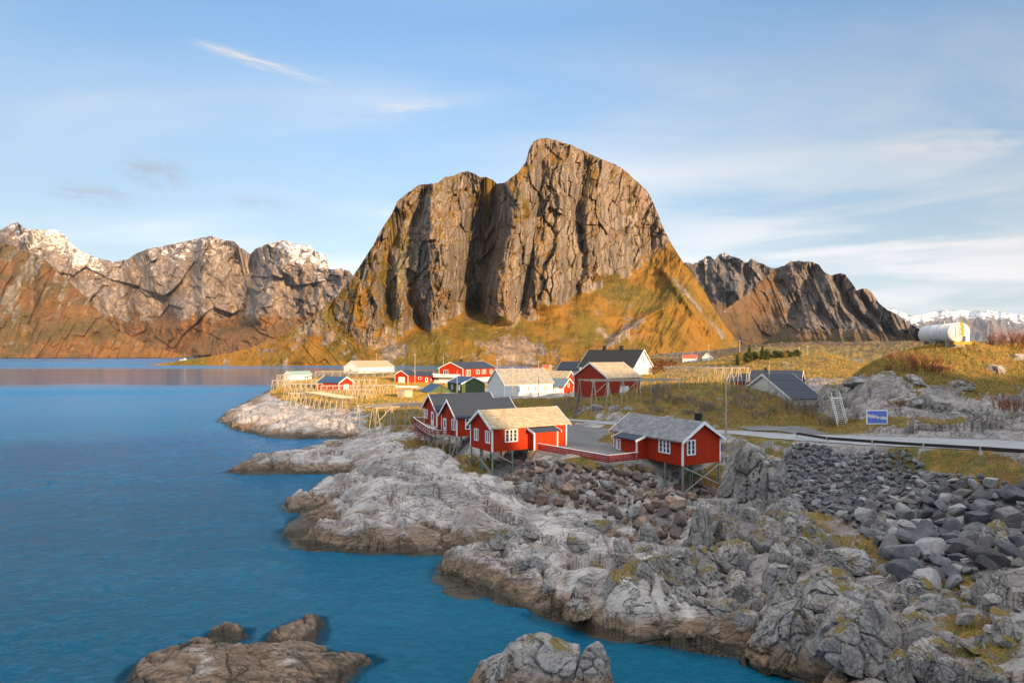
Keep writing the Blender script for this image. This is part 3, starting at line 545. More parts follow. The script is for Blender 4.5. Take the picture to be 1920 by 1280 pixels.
    # tidal ledges out in the water
    for k, pl in enumerate(ISL):
        d = -poly_dist(x+.5*fbm(x/2, y/2, 261, 3), y+.5*fbm(x/2+5, y/2, 262, 3), pl)
        hh = -1.6+sstep(d, -1.3, .8)*(1.80+.36*np.clip(d, 0, 2.6)*(1.0 if k else .8))
        l1, l2, lc = worley(q1/2.6, q2/1.2, 265)
        hh = hh+sstep(d, -.8, .6)*(.30*(1-l1)-.20*sstep(l2-l1, .1, 0)+.25*(lc-.5)-.1+.12*ridged(q1/1.5, q2/.5, 266, 3)+.07*fbm(x/.5, y/.5, 267, 3))
        z = np.maximum(z, hh)
    return z, G, flat, wild
# fan-shaped grid, finest where the land is near
us = np.concatenate([np.linspace(-.98, .93, 1460), np.linspace(.937, 1.66, 90)]); NC = len(us)
rp = [7.0]
while rp[-1] < 1350: Yv = rp[-1]; rp.append(Yv+min(max(.0022*Yv+Yv*Yv*.000035, .05 if 24 < Yv < 130 else .35), 9))
rows = np.array(rp); print('terrain rows', len(rows))
XX = (us[None,:]*np.maximum(rows, 24)[:,None]); YY = np.broadcast_to(rows[:,None], XX.shape)
Vt = []; Gt = []
for a, b in zip(np.array_split(XX, 24), np.array_split(YY, 24)):
    x, y = a.ravel(), b.ravel(); xx = np.where(y < 24, x, x)
    z, G, fl_, wi = land(x, np.maximum(y, 7.0)); Vt.append(np.stack([x, y, z], -1)); Gt.append(np.where(wi < .5, np.minimum(G, .5), G)+.25*np.exp(-(fl_/1.2)**2))
Vt = np.concatenate(Vt); Gt = np.concatenate(Gt)
nzt = Vt.reshape(len(rows), NC, 3); du = np.gradient(nzt, axis=1); dv = np.gradient(nzt, axis=0); nn = np.cross(du, dv); nn /= np.linalg.norm(nn, axis=-1, keepdims=True)+1e-9
Gt = Gt-1.1*sstep(-np.abs(nn[...,2]).ravel(), -.80, -.5)*(Vt[:,1] < 130)
# material
def rock_ground():
    m, g = mat('shore_rock_and_turf'); z = g.sep(g.pos)[2]; x_, y_, _ = g.sep(g.pos)
    v = g.vscale(g.pos, (.6, 1.5, 1.5), (0, 0, R(33)))
    a = g.noise(g.pos, .35, 6, .6, .4); b = g.noise(v, 1.6, 8, .68, .6); c = g.noise(g.pos, 5, 6, .7)
    vor = g.n('ShaderNodeTexVoronoi', feature='DISTANCE_TO_EDGE', inp={'Scale': 1.0}); wv = g.n('ShaderNodeVectorMath', operation='ADD'); g.t.links.new(g.vscale(g.pos, (.55, 1.1, 1.0), (0, 0, R(33))), wv.inputs[0])
    nn_ = g.n('ShaderNodeTexNoise', inp={'Scale': .9, 'Detail': 4.0}); g.t.links.new(g.pos, nn_.inputs[0]); g.t.links.new(nn_.outputs['Color'], wv.inputs[1]); g.t.links.new(wv.outputs[0], vor.inputs['Vector'])
    vor2 = g.n('ShaderNodeTexVoronoi', feature='DISTANCE_TO_EDGE', inp={'Scale': 3.1}); g.t.links.new(wv.outputs[0], vor2.inputs['Vector'])
    crk = g.smooth(g.noise(g.pos, .22, 3, .5), .44, .60); crack = g.m('SUBTRACT', 1.0, g.m('MULTIPLY', g.m('ADD', .25, g.m('MULTIPLY', crk, .75)), g.m('SUBTRACT', 1.0, g.m('MULTIPLY', g.smooth(vor.outputs[0], 0, .03), g.m('ADD', .45, g.m('MULTIPLY', g.smooth(vor2.outputs[0], 0, .03), .55))))))
    rock = g.mix(g.smooth(a, .36, .62), (.275,.248,.235), (.52,.47,.435))
    rock = g.mix(g.m('MULTIPLY', g.smooth(b, .50, .34), .5), rock, (.13,.115,.11))
    rock = g.mix(g.m('MULTIPLY', g.smooth(c, .56, .76), .22), rock, (.56,.53,.51))
    rock = g.mix(g.m('MULTIPLY', g.smooth(g.noise(g.vscale(g.pos, (.35, 1.2, 1), (0, 0, R(33))), .55, 5, .6), .50, .68), .55), rock, (.30,.21,.14))
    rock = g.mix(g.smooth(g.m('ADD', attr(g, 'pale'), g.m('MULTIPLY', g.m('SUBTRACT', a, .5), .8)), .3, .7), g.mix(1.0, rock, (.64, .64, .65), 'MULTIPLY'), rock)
    zz = g.m('ADD', z, g.m('MULTIPLY', g.m('SUBTRACT', a, .5), 2.2)); zz = g.m('ADD', zz, g.m('MULTIPLY', g.m('SUBTRACT', b, .5), .7))
    ochre = g.mix(g.smooth(b, .35, .65), (.10,.06,.032), (.25,.155,.09))
    rock = g.mix(g.m('MULTIPLY', g.smooth(zz, 1.75, .95), .88), rock, ochre)
    rock = g.mix(g.smooth(zz, .72, .42), rock, g.mix(c, (.035,.027,.018), (.085,.062,.03)))
    lv = g.vscale(g.pos, (.22, 1.5, .9), (0, 0, R(33))); l1 = g.m('ABSOLUTE', g.m('SUBTRACT', g.noise(lv, .8, 5, .55, .35), .5)); l2 = g.m('ABSOLUTE', g.m('SUBTRACT', g.noise(g.vscale(g.pos, (1.1, .3, .9), (0, 0, R(25))), .9, 4, .5, .5), .5))
    line = g.m('MULTIPLY', g.smooth(l1, .0, .012), g.m('ADD', .85, g.m('MULTIPLY', g.smooth(l2, .0, .010), .15))); crack = g.m('MULTIPLY', crack, line)
    rock = g.mix(g.m('MULTIPLY', g.m('SUBTRACT', 1.0, crack), .75), rock, (.05,.043,.04))
    gn = g.noise(g.pos, .9, 6, .65); gn2 = g.noise(g.pos, 7, 5, .7)
    grass = g.mix(g.smooth(gn, .40, .60), (.31,.18,.04), (.13,.13,.024))
    grass = g.mix(g.m('MULTIPLY', g.smooth(g.noise(g.pos, .25, 3, .5), .5, .66), .7), grass, (.20,.085,.03)); grass = g.mix(g.m('MULTIPLY', g.smooth(y_, 330, 620), g.smooth(g.noise(g.pos, .02, 4, .6), .38, .5)), grass, (.13,.07,.035))
    grass = g.mix(g.smooth(gn2, .42, .7), grass, (.06,.05,.018))
    gm = g.m('ADD', attr(g, 'grass'), g.m('MULTIPLY', g.m('SUBTRACT', g.noise(g.pos, 1.6, 6, .7), .5), .8))
    k = g.smooth(gm, -.02, .14)
    col = g.mix(k, rock, grass)
    h = g.m('ADD', g.m('MULTIPLY', b, .5), g.m('ADD', g.m('MULTIPLY', c, .12), g.m('MULTIPLY', crack, .30)))
    h = g.m('ADD', h, g.m('MULTIPLY', g.m('MULTIPLY', gn2, k), .5))
    setc(g, col, h, .17, 1.0, g.m('ADD', .35, g.m('MULTIPLY', g.smooth(zz, .1, .8), .55)))
    g.bs.inputs['Specular IOR Level'].default_value = .35
    return m
M_ground = rock_ground()
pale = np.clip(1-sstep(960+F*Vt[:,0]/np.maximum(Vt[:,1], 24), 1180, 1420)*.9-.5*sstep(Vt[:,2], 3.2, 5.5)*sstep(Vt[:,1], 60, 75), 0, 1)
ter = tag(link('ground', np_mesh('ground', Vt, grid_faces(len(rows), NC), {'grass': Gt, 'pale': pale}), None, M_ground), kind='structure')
del nzt, du, dv
def land_z(x, y):
    z = land(np.array([float(x)]), np.array([float(y)])); return float(z[0][0])
# added, unseen hill behind the camera, its crest shaped to shade the near shore
def shade_ridge():
    pp = np.linspace(-170, 520, 140); prof = [(-170,46),(-60,50),(0,49.5),(33,49.0),(34.5,47),(36.5,41),(45.5,41),(47.5,47),(60,48),(67,54),(88,54),(93,46.5),(108,45),(170,44),(200,46),(360,44),(520,20)]  # crest heights set by where shade and sun gaps should fall
    rows_ = []
    for off, k in ((130,0),(90,.35),(50,.66),(20,.86),(0,1.0),(-30,.78),(-80,.5),(-160,0)):
        q = -170-off+0*pp; h = interp(pp, prof)*k+(.3*fbm(pp/9, pp*0+off, 281, 3) if k == 1 else 0)-4*(k == 0)
        if k < 1: h = np.minimum(h, interp(pp, prof)*.97)
        rows_.append(np.stack([pp*.857-q*.515*-1*-1, pp*.515+q*.857, h], -1))
    V = np.array(rows_); return tag(link('hill', np_mesh('hill', V.reshape(-1,3), grid_faces(len(rows_), len(pp)), {'grass': np.ones(V.shape[0]*V.shape[1])}), None, M_ground), kind='structure')
shade_ridge()
# road, yard, lay-by
def asphalt(name, c1, c2):
    m, g = mat(name); a = g.noise(g.pos, .35, 5, .6); b = g.noise(g.pos, 14, 4, .7)
    c = g.mix(g.smooth(a, .35, .65), c1, c2); c = g.mix(g.m('MULTIPLY', b, .4), c, tuple(x*1.7 for x in c2)); setc(g, c, b, .01, .6, .8); return m
M_road = asphalt('road_surface', (.20,.20,.205), (.26,.26,.27)); M_gravel = asphalt('gravel_surface', (.075,.072,.07), (.125,.12,.115))
def strip(name, pl, m, dz, nsub=14):
    pts = [p for p, _ in pl]; V = []; n = 0
    ce = []
    for i in range(len(pts)-1):
        p0 = pts[max(i-1,0)]; p1 = pts[i]; p2 = pts[i+1]; p3 = pts[min(i+2,len(pts)-1)]
        for k in range(nsub):
            t = k/nsub; q = .5*((2*p1)+(p2-p0)*t+(2*p0-5*p1+4*p2-p3)*t*t+(3*p1-p0-3*p2+p3)*t**3); ce.append((q, pl[i][1]*(1-t)+pl[i+1][1]*t))
    ce.append((pts[-1], pl[-1][1]))
    for i, (q, w) in enumerate(ce):
        a = ce[max(i-1,0)][0]; b = ce[min(i+1,len(ce)-1)][0]; d = (b-a); d.z = 0; d.normalize(); nx, ny = -d.y, d.x
        for k in range(9):
            t = (k/8*2-1)*w*(1+.03*math.sin(i*.7)); x, y = q.x+nx*t, q.y+ny*t; V.append((x, y, (float(seg_z(np.array([x]), np.array([y]), pl)[0]) if name == 'road' else bz(x, y))+dz))
    return tag(link(name, np_mesh(name, np.array(V), grid_faces(len(ce), 9)), None, m), kind='structure')
strip('road', ROAD, M_road, .03); strip('lay_by', LAYBY, M_gravel, .012)
def patch(name, poly, hole, m, dz, step=.45):
    xs = [p[0] for p in poly]; ys = [p[1] for p in poly]; gx = np.arange(min(xs), max(xs)+step, step); gy = np.arange(min(ys), max(ys)+step, step)
    X, Y_ = np.meshgrid(gx, gy); X = X.copy(); Y_ = Y_.copy(); d = poly_dist(X.ravel(), Y_.ravel(), poly).reshape(X.shape)
    Z = base_z(X.ravel(), Y_.ravel()).reshape(X.shape)+dz; f = grid_faces(*X.shape); dc = d.ravel()[f].max(1); k = dc < .1
    if hole: hc = poly_dist(X.ravel(), Y_.ravel(), hole)[f].min(1); k &= hc > -.15
    return tag(link(name, np_mesh(name, np.stack([X, Y_, Z], -1).reshape(-1,3), f[k]), None, m), kind='structure')
patch('gravel_yard', YARD, ISLE, M_gravel, -.0)
# ------------------------------------------------------------------ water
def water():
    m, g = mat('sea_water'); x_, y_, _ = g.sep(g.pos)
    rip = g.noise(g.vscale(g.pos, (1.0, 1.5, 1), (0,0,R(12))), .95, 7, .68, .6); rip2 = g.noise(g.vscale(g.pos, (1.0, 2.0, 1), (0,0,R(-15))), .11, 4, .55, .6)
    calm = g.noise(g.vscale(g.pos, (.35, 1.3, 1), (0,0,R(8))), .012, 4, .55, .8)
    farc = g.smooth(y_, 90, 420)                                  # sheltered, glassier water out towards the mountain
    cm = g.m('MULTIPLY', g.smooth(calm, .44, .60), g.m('ADD', .25, g.m('MULTIPLY', farc, .75)))
    cm2 = g.m('MAXIMUM', cm, g.m('MULTIPLY', g.smooth(g.m('ADD', y_, g.m('MULTIPLY', calm, 160)), 320, 420), g.smooth(y_, 800, 640)))
    rip3 = g.noise(g.vscale(g.pos, (1.0, 2.6, 1), (0,0,R(20))), 2.6, 4, .6, .4); h = g.m('ADD', g.m('ADD', g.m('MULTIPLY', rip, .62), g.m('MULTIPLY', rip3, .30)), g.m('MULTIPLY', rip2, 1.1))
    st = g.m('SUBTRACT', 1.0, g.m('MULTIPLY', cm2, .93))
    b = g.n('ShaderNodeBump', inp={'Distance': .6}); g.t.links.new(h, b.inputs['Height']); g.t.links.new(g.m('MULTIPLY', st, 1.0), b.inputs['Strength']); g.t.links.new(b.outputs[0], g.bs.inputs['Normal'])
    setc(g, g.mix(g.smooth(y_, 28, 170), (.000,.110,.195), (.001,.155,.35)), rough=g.m('ADD', .05, g.m('MULTIPLY', st, g.m('ADD', .05, g.m('MULTIPLY', g.smooth(y_, 60, 300), .27)))))
    g.bs.inputs['IOR'].default_value = 1.33; g.bs.inputs['Specular IOR Level'].default_value = .34
    a = attr(g, 'depth'); g.t.links.new(g.m('ADD', .45, g.m('MULTIPLY', g.smooth(a, .0, .75), .55)), g.bs.inputs['Alpha'])
    return m
NW2 = 1250; us2 = np.concatenate([[-1.7,-1.4,-1.15], np.linspace(-1.0, .74, NW2), [.9,1.1,1.4,1.7]]); NW2 = len(us2)
rw = [-60., 3., 12.]; Yv = 22.
while Yv < 1300: rw.append(Yv); Yv += max(.09, .000036*Yv*Yv)+.0006*Yv
rw = np.concatenate([rw, np.exp(np.linspace(math.log(1320), math.log(21000), 26))]); print('water rows', len(rw))
Xw = us2[None,:]*np.maximum(rw, 40)[:,None]; Yw = np.broadcast_to(rw[:,None], Xw.shape); xw, yw = Xw.ravel(), Yw.ravel()
dep = np.where((yw > 7) & (yw < 1300) & (xw/np.maximum(yw, 24) > -.98) & (xw/np.maximum(yw, 24) < 1.6), -np.concatenate([shore(a, np.clip(b, 7.1, 1300), base_z(a, np.clip(b, 7.1, 1300)))[0] for a, b in zip(np.array_split(xw, 16), np.array_split(yw, 16))]), 6)
for pl in ISL: dep = np.where(np.abs(yw-36) < 10, np.minimum(dep, np.maximum(poly_dist(xw, yw, pl)*1.5, 0)), dep)
wv_ = .075*vn2((xw*.97+yw*.22)/2.1, (yw*.97-xw*.22)/3.4*1.6, 401)+.040*fbm((xw*.9-yw*.3)/1.25, (yw*.95+xw*.3)/.85, 402, 2)+.016*vn2(xw/.52, yw/.36, 404)+.10*vn2(xw/7, yw/5, 405)
gust = .55+.45*sstep(fbm(xw/60, yw/34, 407, 3), -.3, .4); calm_ = sstep(yw+60*fbm(xw/180, yw/60, 408, 3), 300, 400)
wv_ = wv_*1.75*gust*(1-.97*calm_)*np.clip(dep/.8, .25, 1)*(yw > 20)
tag(link('water', np_mesh('water', np.stack([xw, yw, wv_], -1), grid_faces(*Xw.shape), {'depth': dep}), None, water()), kind='structure')
# ------------------------------------------------------------------ materials of the things
def boards(name, col, pitch=.16, axis='xy', dirt=.25, rough=.7):
    m, g = mat(name); x, y, z = g.sep(g.tc)
    s = g.m('ADD', x, y) if axis == 'xy' else z
    f = g.m('DIVIDE', s, pitch); fr = g.m('FRACT', f); cell = g.m('FLOOR', f)
    wn = g.n('ShaderNodeTexWhiteNoise', noise_dimensions='1D'); g.t.links.new(cell, wn.inputs['W'])
    groove = g.smooth(g.m('ABSOLUTE', g.m('SUBTRACT', fr, .5)), .46, .36)
    n = g.noise(g.vscale(g.tc, (3, 3, .5) if axis == 'xy' else (.5, .5, 3)), 2.0, 6, .65)
    c = g.mix(g.m('MULTIPLY', wn.outputs[0], .5), col, tuple(v*.72 for v in col))
    c = g.mix(g.m('MULTIPLY', g.smooth(n, .48, .75), dirt), c, tuple(v*.4+.02 for v in col))
    c = g.mix(groove, tuple(v*.45 for v in col), c)
    setc(g, c, g.m('ADD', groove, g.m('MULTIPLY', n, .1)), .03, .8, rough); g.bs.inputs['Specular IOR Level'].default_value = .12; return m
def plain(name, col, rough=.6, var=.25, scale=2.5, bump=.01, spec=.3):
    m, g = mat(name); n = g.noise(g.tc, scale, 6, .65)
    c = g.mix(g.m('MULTIPLY', g.smooth(n, .4, .7), var), col, tuple(v*.45 for v in col)); setc(g, c, n, bump, .6, rough); g.bs.inputs['Specular IOR Level'].default_value = spec; return m
def shingles(name, col, col2, pitch=.34):
    """roof courses; local z runs up the slope, x+y along it"""
    m, g = mat(name); x, y, z = g.sep(g.tc)
    br = g.n('ShaderNodeTexBrick', offset=.5, inp={'Scale': 1.0, 'Mortar Size': .012, 'Brick Width': pitch, 'Row Height': pitch*.42, 'Color1': (1,1,1,1), 'Color2': (.45,.45,.45,1), 'Mortar': (.05,.05,.05,1)})
    g.t.links.new(g.comb(g.m('ADD', x, y), z, 0), br.inputs['Vector'])
    n = g.noise(g.tc, 1.2, 6, .65); n2 = g.noise(g.tc, 7, 5, .7)
    c = g.mix(g.smooth(n, .38, .62), col, col2); c = g.mix(g.m('MULTIPLY', g.smooth(n2, .5, .75), .6), c, (.52,.50,.46))
    c = g.mix(.65, c, br.outputs['Color'], 'MULTIPLY'); setc(g, c, g.m('ADD', br.outputs['Fac'], n2), .03, .7, .85); return m
def sheet(name, col, pitch=.9):
    m, g = mat(name); x, y, z = g.sep(g.tc); fr = g.m('FRACT', g.m('DIVIDE', g.m('ADD', x, y), pitch)); r_ = g.smooth(fr, .0, .06)
    n = g.noise(g.tc, 1.3, 5, .6); c = g.mix(g.m('MULTIPLY', n, .5), col, tuple(v*.6 for v in col)); c = g.mix(r_, tuple(v*1.5 for v in col), c); setc(g, c, g.m('ADD', r_, g.m('MULTIPLY', n, .3)), .02, .5, .55); g.bs.inputs['Specular IOR Level'].default_value = .3; return m
M = dict(red=boards('red_board_wall', (.46,.036,.011)), red_old=boards('weathered_red_boards', (.38,.045,.025), dirt=.7), white=boards('white_clapboard', (.74,.75,.77), .2, 'z', .15), green=boards('green_board_wall', (.085,.125,.06), .18, 'z'),
    trim=plain('white_trim', (.78,.79,.80), .55, .08), slate=shingles('grey_slate_roof', (.20,.205,.22), (.30,.295,.30)), cream=shingles('lichen_shingle_roof', (.42,.33,.20), (.50,.41,.27)), mixr=shingles('patchy_shingle_roof', (.24,.26,.28), (.46,.37,.24)),
    dark=sheet('dark_sheet_roof', (.022,.030,.048)), blue=sheet('blue_sheet_roof', (.025,.07,.15)), black=plain('black_felt', (.022,.024,.028), .8), greyblue=sheet('grey_blue_roof', (.10,.15,.20)),
    glass=None, post=plain('tarred_green_post', (.20,.25,.20), .8, .5), wood=plain('grey_weathered_wood', (.36,.33,.29), .85, .5, 4), pole=plain('pale_pole_wood', (.40,.355,.29), .8, .5, 4), conc=plain('concrete', (.34,.32,.29), .9, .35), redp=plain('red_paint', (.30,.025,.022), .6, .3), steel=plain('galvanised_steel', (.42,.43,.44), .45, .3), railm=plain('rusty_dark_rail', (.05,.04,.038), .6, .5), orange=boards('ochre_board_wall', (.55,.25,.04)), bluew=boards('blue_board_wall', (.08,.20,.42)), redroof=sheet('red_tile_roof', (.40,.09,.05), .4), beige=plain('beige_plaster', (.50,.42,.30), .85), black2=plain('black_rubber', (.012,.012,.013), .4), tankw=plain('white_tank_paint', (.66,.69,.72), .45, .3, 1.2), yellow=plain('rusty_yellow_paint', (.62,.30,.03), .6, .5, 3), greenr=sheet('pale_green_roof', (.22,.33,.30)), greenp=plain('green_plastic', (.03,.16,.08), .5))
def glassm():
    m, g = mat('window_glass'); setc(g, (.025,.032,.04), rough=.06); g.bs.inputs['Specular IOR Level'].default_value = .8; return m
M['glass'] = glassm(); M['stairw'] = plain('silvery_bare_wood', (.55,.53,.48), .8, .3)
# ------------------------------------------------------------------ houses
def face_pt(f, s, o, z, A, B):
    return {'S': (s, -o, z), 'N': (s, B+o, z), 'W': (-o, s, z), 'E': (A+o, s, z)}[f]
def fbox(mb, f, s0, s1, o0, o1, z0, z1, A, B):
    p = face_pt(f, s0, o0, z0, A, B); q = face_pt(f, s1, o1, z1, A, B)
    mb.box(min(p[0],q[0]), min(p[1],q[1]), z0, max(p[0],q[0]), max(p[1],q[1]), z1)
def window(par, f, s0, s1, z0, z1, nc, nr, A, B, m=None, out=0.0):
    mb = MB(); t = .11; m = m or M['trim']
    fbox(mb, f, s0-t, s0, out+.003, out+.09, z0-t, z1+t, A, B); fbox(mb, f, s1, s1+t, out+.003, out+.09, z0-t, z1+t, A, B)
    fbox(mb, f, s0, s1, out+.003, out+.085, z1, z1+t, A, B); fbox(mb, f, s0, s1, out+.003, out+.12, z0-t, z0, A, B)
    for i in range(1, nc): c = s0+(s1-s0)*i/nc; fbox(mb, f, c-.055, c+.055, out+.004, out+.08, z0, z1, A, B)
    for i in range(nc):
        a, b = s0+(s1-s0)*i/nc, s0+(s1-s0)*(i+1)/nc
        fbox(mb, f, a+(.055 if i else 0), a+(.055 if i else 0)+.05, out+.004, out+.06, z0, z1, A, B); fbox(mb, f, b-(.055 if i < nc-1 else 0)-.05, b-(.055 if i < nc-1 else 0), out+.004, out+.06, z0, z1, A, B)
        for j in range(1, nr): zz = z0+(z1-z0)*j/nr; fbox(mb, f, a+.1, b-.1, out+.004, out+.055, zz-.02, zz+.02, A, B)
    w = mb.build('window', m, par)
    g_ = MB(); fbox(g_, f, s0, s1, out+.001, out+.03, z0, z1, A, B); g_.build('pane', M['glass'], w)
def door(par, f, s0, s1, z0, z1, A, B, m=None, glazed=True, out=0.0):
    mb = MB(); fbox(mb, f, s0-.1, s0, out+.003, out+.08, z0, z1+.1, A, B); fbox(mb, f, s1, s1+.1, out+.003, out+.08, z0, z1+.1, A, B); fbox(mb, f, s0, s1, out+.003, out+.08, z1, z1+.1, A, B); fbox(mb, f, s0, s1, out+.002, out+.05, z0, z1, A, B)
    d = mb.build('door', m or M['trim'], par)
    if glazed: g_ = MB(); fbox(g_, f, s0+.2, s1-.2, out+.03, out+.06, z0+.9, z1-.2, A, B); g_.build('pane', M['glass'], d)
    h_ = MB(); fbox(h_, f, s1-.14, s1-.1, out+.05, out+.1, z0+.95, z0+1.1, A, B); h_.build('handle', M['steel'], d)
def house(label, o, deg, A, B, h, rise, axis='x', wm='red', rm='slate', trim='trim', ov=.35, oe=.35, name='house', cat='house', group=None, wins=(), doors=(), chim=(), rth=.12, cb=True, found=0, lower=None):
    root = empty(name, o, R(deg), label=label, cat=cat, group=group)
    a_, b_ = (A, B) if axis == 'x' else (B, A)                       # a along the ridge, b across
    T = (lambda a, b, z: (a, b, z)) if axis == 'x' else (lambda a, b, z: (b, a, z))
    if found: MB().box(.05, .05, -found, A-.05, B-.05, -.002).build('foundation', M['conc'], root)
    w = MB(); p0 = [T(0,0,0),T(0,b_,0),T(0,b_,h),T(0,b_/2,h+rise),T(0,0,h)]; w.poly(p0, Vector(T(a_,0,0))); w.build('wall', M[wm], root)
    if lower: l = MB(); l.box(-.03, -.03, -.02, A+.03, B+.03, lower); l.build('lower_wall', M['white'], root)
    sl_ = rise/(b_/2); n = math.hypot(1, sl_); up = Vector(T(0,0,rth*n))
    r = MB()
    for sgn in (0, 1):
        be = -oe if sgn == 0 else b_+oe; ze = h-oe*sl_+.02
        r.poly([T(-ov,be,ze),T(a_+ov,be,ze),T(a_+ov,b_/2,h+rise+.02),T(-ov,b_/2,h+rise+.02)], up)
    ro = r.build('roof', M[rm], root)
    for cx, cy, cw, z0, z1 in chim:
        c = MB(); c.box(cx-cw/2, cy-cw/2, z0, cx+cw/2, cy+cw/2, z1); c.box(cx-cw/2-.06, cy-cw/2-.06, z1+.002, cx+cw/2+.06, cy+cw/2+.06, z1+.12); c.build('chimney', M['black'], ro)
    if trim:
        for aa in (-ov-.045, a_+ov+.002):
            for sgn in (0, 1):
                be = -oe-.05 if sgn == 0 else b_+oe+.05; ze = h-(oe+.05)*sl_
                q = MB(); q.poly([T(aa,be,ze-.12),T(aa,be,ze+.2),T(aa,b_/2,h+rise+.22),T(aa,b_/2,h+rise-.14)], Vector(T(.043,0,0))); q.build('bargeboard', M[trim], root)
        if cb:
            for cx, cy in ((0,0),(A,0),(0,B),(A,B)):
                x0, x1 = (-.035, .13) if cx == 0 else (A-.13, A+.035); y0, y1 = (-.035, .13) if cy == 0 else (B-.13, B+.035)
                MB().box(x0, y0, .005, x1, y1, h-.03).build('corner_board', M[trim], root)
    for f, s0, s1, z0, z1, nc, nr in wins: window(root, f, s0, s1, z0, z1, nc, nr, A, B)
    for f, s0, s1, z0, z1, gz in doors: door(root, f, s0, s1, z0, z1, A, B, None, gz)
    return root
def loc2w(root, x, y): v = Matrix.Rotation(root.rotation_euler.z, 3, 'Z') @ Vector((x, y, 0)); return v.x+root.location.x, v.y+root.location.y
def stilt(root, x, y, ztop=-.02, w=.16, name='stilt', m='post', sink=.35):
    gx, gy = loc2w(root, x, y); gz = land_z(gx, gy)-root.location.z
    if gz > ztop-.15: return gz
    MB().bar((x,y,gz-sink), (x,y,ztop), w, n=4).build(name, M[m], root); return gz
def brace(root, a, b, w=.13, m='wood'): MB().bar(a, b, .045, w).build('brace', M[m], root)
# -- cabin with the sunlit shingle roof
oA = P(922.6, 847.6, 5)
cA = house('red stilt cabin with straw-coloured shingle roof and dark lean-to porch, nearest the water', oA, 31, 10.3, 5.3, 2.75, 1.65, 'x', 'red', 'cream', name='stilt_cabin', cat='cabin', group='red stilt cabins above the rocks',
    wins=(('S',1.75,3.25,1.1,2.35,3,3),('W',.55,1.35,1.0,2.2,2,1),('W',3.3,4.1,1.0,2.2,2,1),('E',2,3,1.1,2.2,2,3)))
def porch(root, f, s0, s1, out, h, A, B, rise=.45):
    w = MB(); fbox(w, f, s0, s1, .002, out, 0, h, A, B)
    q = lambda s, o, z: face_pt(f, s, o, z, A, B)
    w.add([q(s0,.002,h), q(s0,out,h), q(s0,.002,h+rise*.8), q(s1,.002,h), q(s1,out,h), q(s1,.002,h+rise*.8)], [(0,1,2),(3,5,4),(1,4,5,2),(0,2,5,3)])
    w.build('porch', M['red'], root)
    r_ = MB(); r_.poly([q(s0-.25,-.05,h+rise+.05), q(s1+.25,-.05,h+rise+.05), q(s1+.25,out+.35,h+.04), q(s0-.25,out+.35,h+.04)], (0,0,.09)); r_.build('porch_roof', M['dark'], root)
    for s in (s0-.3, s1+.255):
        b = MB(); b.poly([q(s,-.05,h+rise-.06), q(s,-.05,h+rise+.18), q(s,out+.4,h+.14), q(s,out+.4,h-.1)], (Vector(q(s+.045,0,0))-Vector(q(s,0,0)))); b.build('bargeboard', M['trim'], root)
    for s in (s0, s1): b = MB(); fbox(b, f, s-(.03 if s == s0 else .12), s+(.12 if s == s0 else .03), out-.1, out+.03, .004, h-.01, A, B); b.build('corner_board', M['trim'], root)
porch(cA, 'S', 4.75, 8.05, 1.35, 2.0, 10.3, 5.3)
for x, y in ((.1,.1),(2.7,.1),(.1,2.5),(.1,2.9),(.1,5.2),(2.7,2.6),(5.0,2.6),(2.7,5.2),(5.2,5.2)): stilt(cA, x, y)
brace(cA, (.0,.15,-.1), (.0,5.0,-2.1)); brace(cA, (.02,5.1,-.1), (.02,.3,-2.6)); brace(cA, (.25,.02,-.1), (2.6,.02,-1.4)); brace(cA, (-.06,.2,-2.2), (-.06,2.6,-1.1))
MB().box(4.9,.15,-.55,10.2,5.2,-.01).build('foundation', M['conc'], cA)
# -- cabin with the slate roof
oB = P(1280, 873.5, 5)
cB = house('red stilt cabin with grey slate roof and black chimney right of the yard', oB, 30, 5.3, 10.6, 2.5, 1.6, 'y', 'red', 'slate', name='stilt_cabin', cat='cabin', group='red stilt cabins above the rocks',
    wins=(('S',.65,1.6,1.1,2.4,2,3),('W',1.75,3.2,1.05,2.35,3,3),('E',4,5.2,1.1,2.3,2,3)), chim=((3.35,1.15,.5,3.4,4.85),))
porch(cB, 'W', 5.25, 8.6, 1.3, 1.95, 5.3, 10.6); window(cB, 'W', 7.9, 8.25, .75, 1.75, 1, 3, 5.3, 10.6, out=1.3)
for x, y in ((.1,.1),(5.2,.1),(2.5,1.5),(2.8,1.5),(.1,2.5),(5.2,3),(5.2,6),(.1,5)): stilt(cB, x, y)
brace(cB, (.15,.0,-.15), (5.1,.0,-2.25)); brace(cB, (5.15,-.06,-.15), (.2,-.06,-2.6))
MB().box(.2,5.0,-.5,5.1,10.4,-.01).build('foundation', M['conc'], cB)
# -- the two dark-roofed cabins and their deck
c2 = house('red cabin under a dark blue roof, its deep gable in front of the timber deck', (-7.4,83.5,5), 30, 9.2, 5.0, 2.65, 2.0, 'x', 'red', 'dark', name='stilt_cabin', cat='cabin', group='red stilt cabins above the rocks',
    wins=(('W',.45,1.35,.9,2.15,2,1),('S',1.35,2.5,1.0,2.25,2,3)), doors=(('W',3.35,4.15,.02,2.05,True),))
c1 = house('red cabin under a dark blue roof at the far left end of the timber deck', (-11.5,95.4,5), 30, 10.2, 5.0, 2.65, 2.0, 'x', 'red', 'dark', name='stilt_cabin', cat='cabin', group='red stilt cabins above the rocks',
    wins=(('W',3.6,4.5,1.0,2.2,2,1),), doors=(('W',1.1,1.95,.02,2.05,True),))
for r_ in (c1, c2):
    for x, y in ((.1,.1),(3,.1),(.1,4.9),(.1,2.5),(3,4.9),(5.5,.1)): stilt(r_, x, y)
brace(c2, (.3,-.02,-.1), (-1.6,-.9,-3.4), .16); brace(c2, (2.9,.0,-.1), (.3,.0,-2.4))
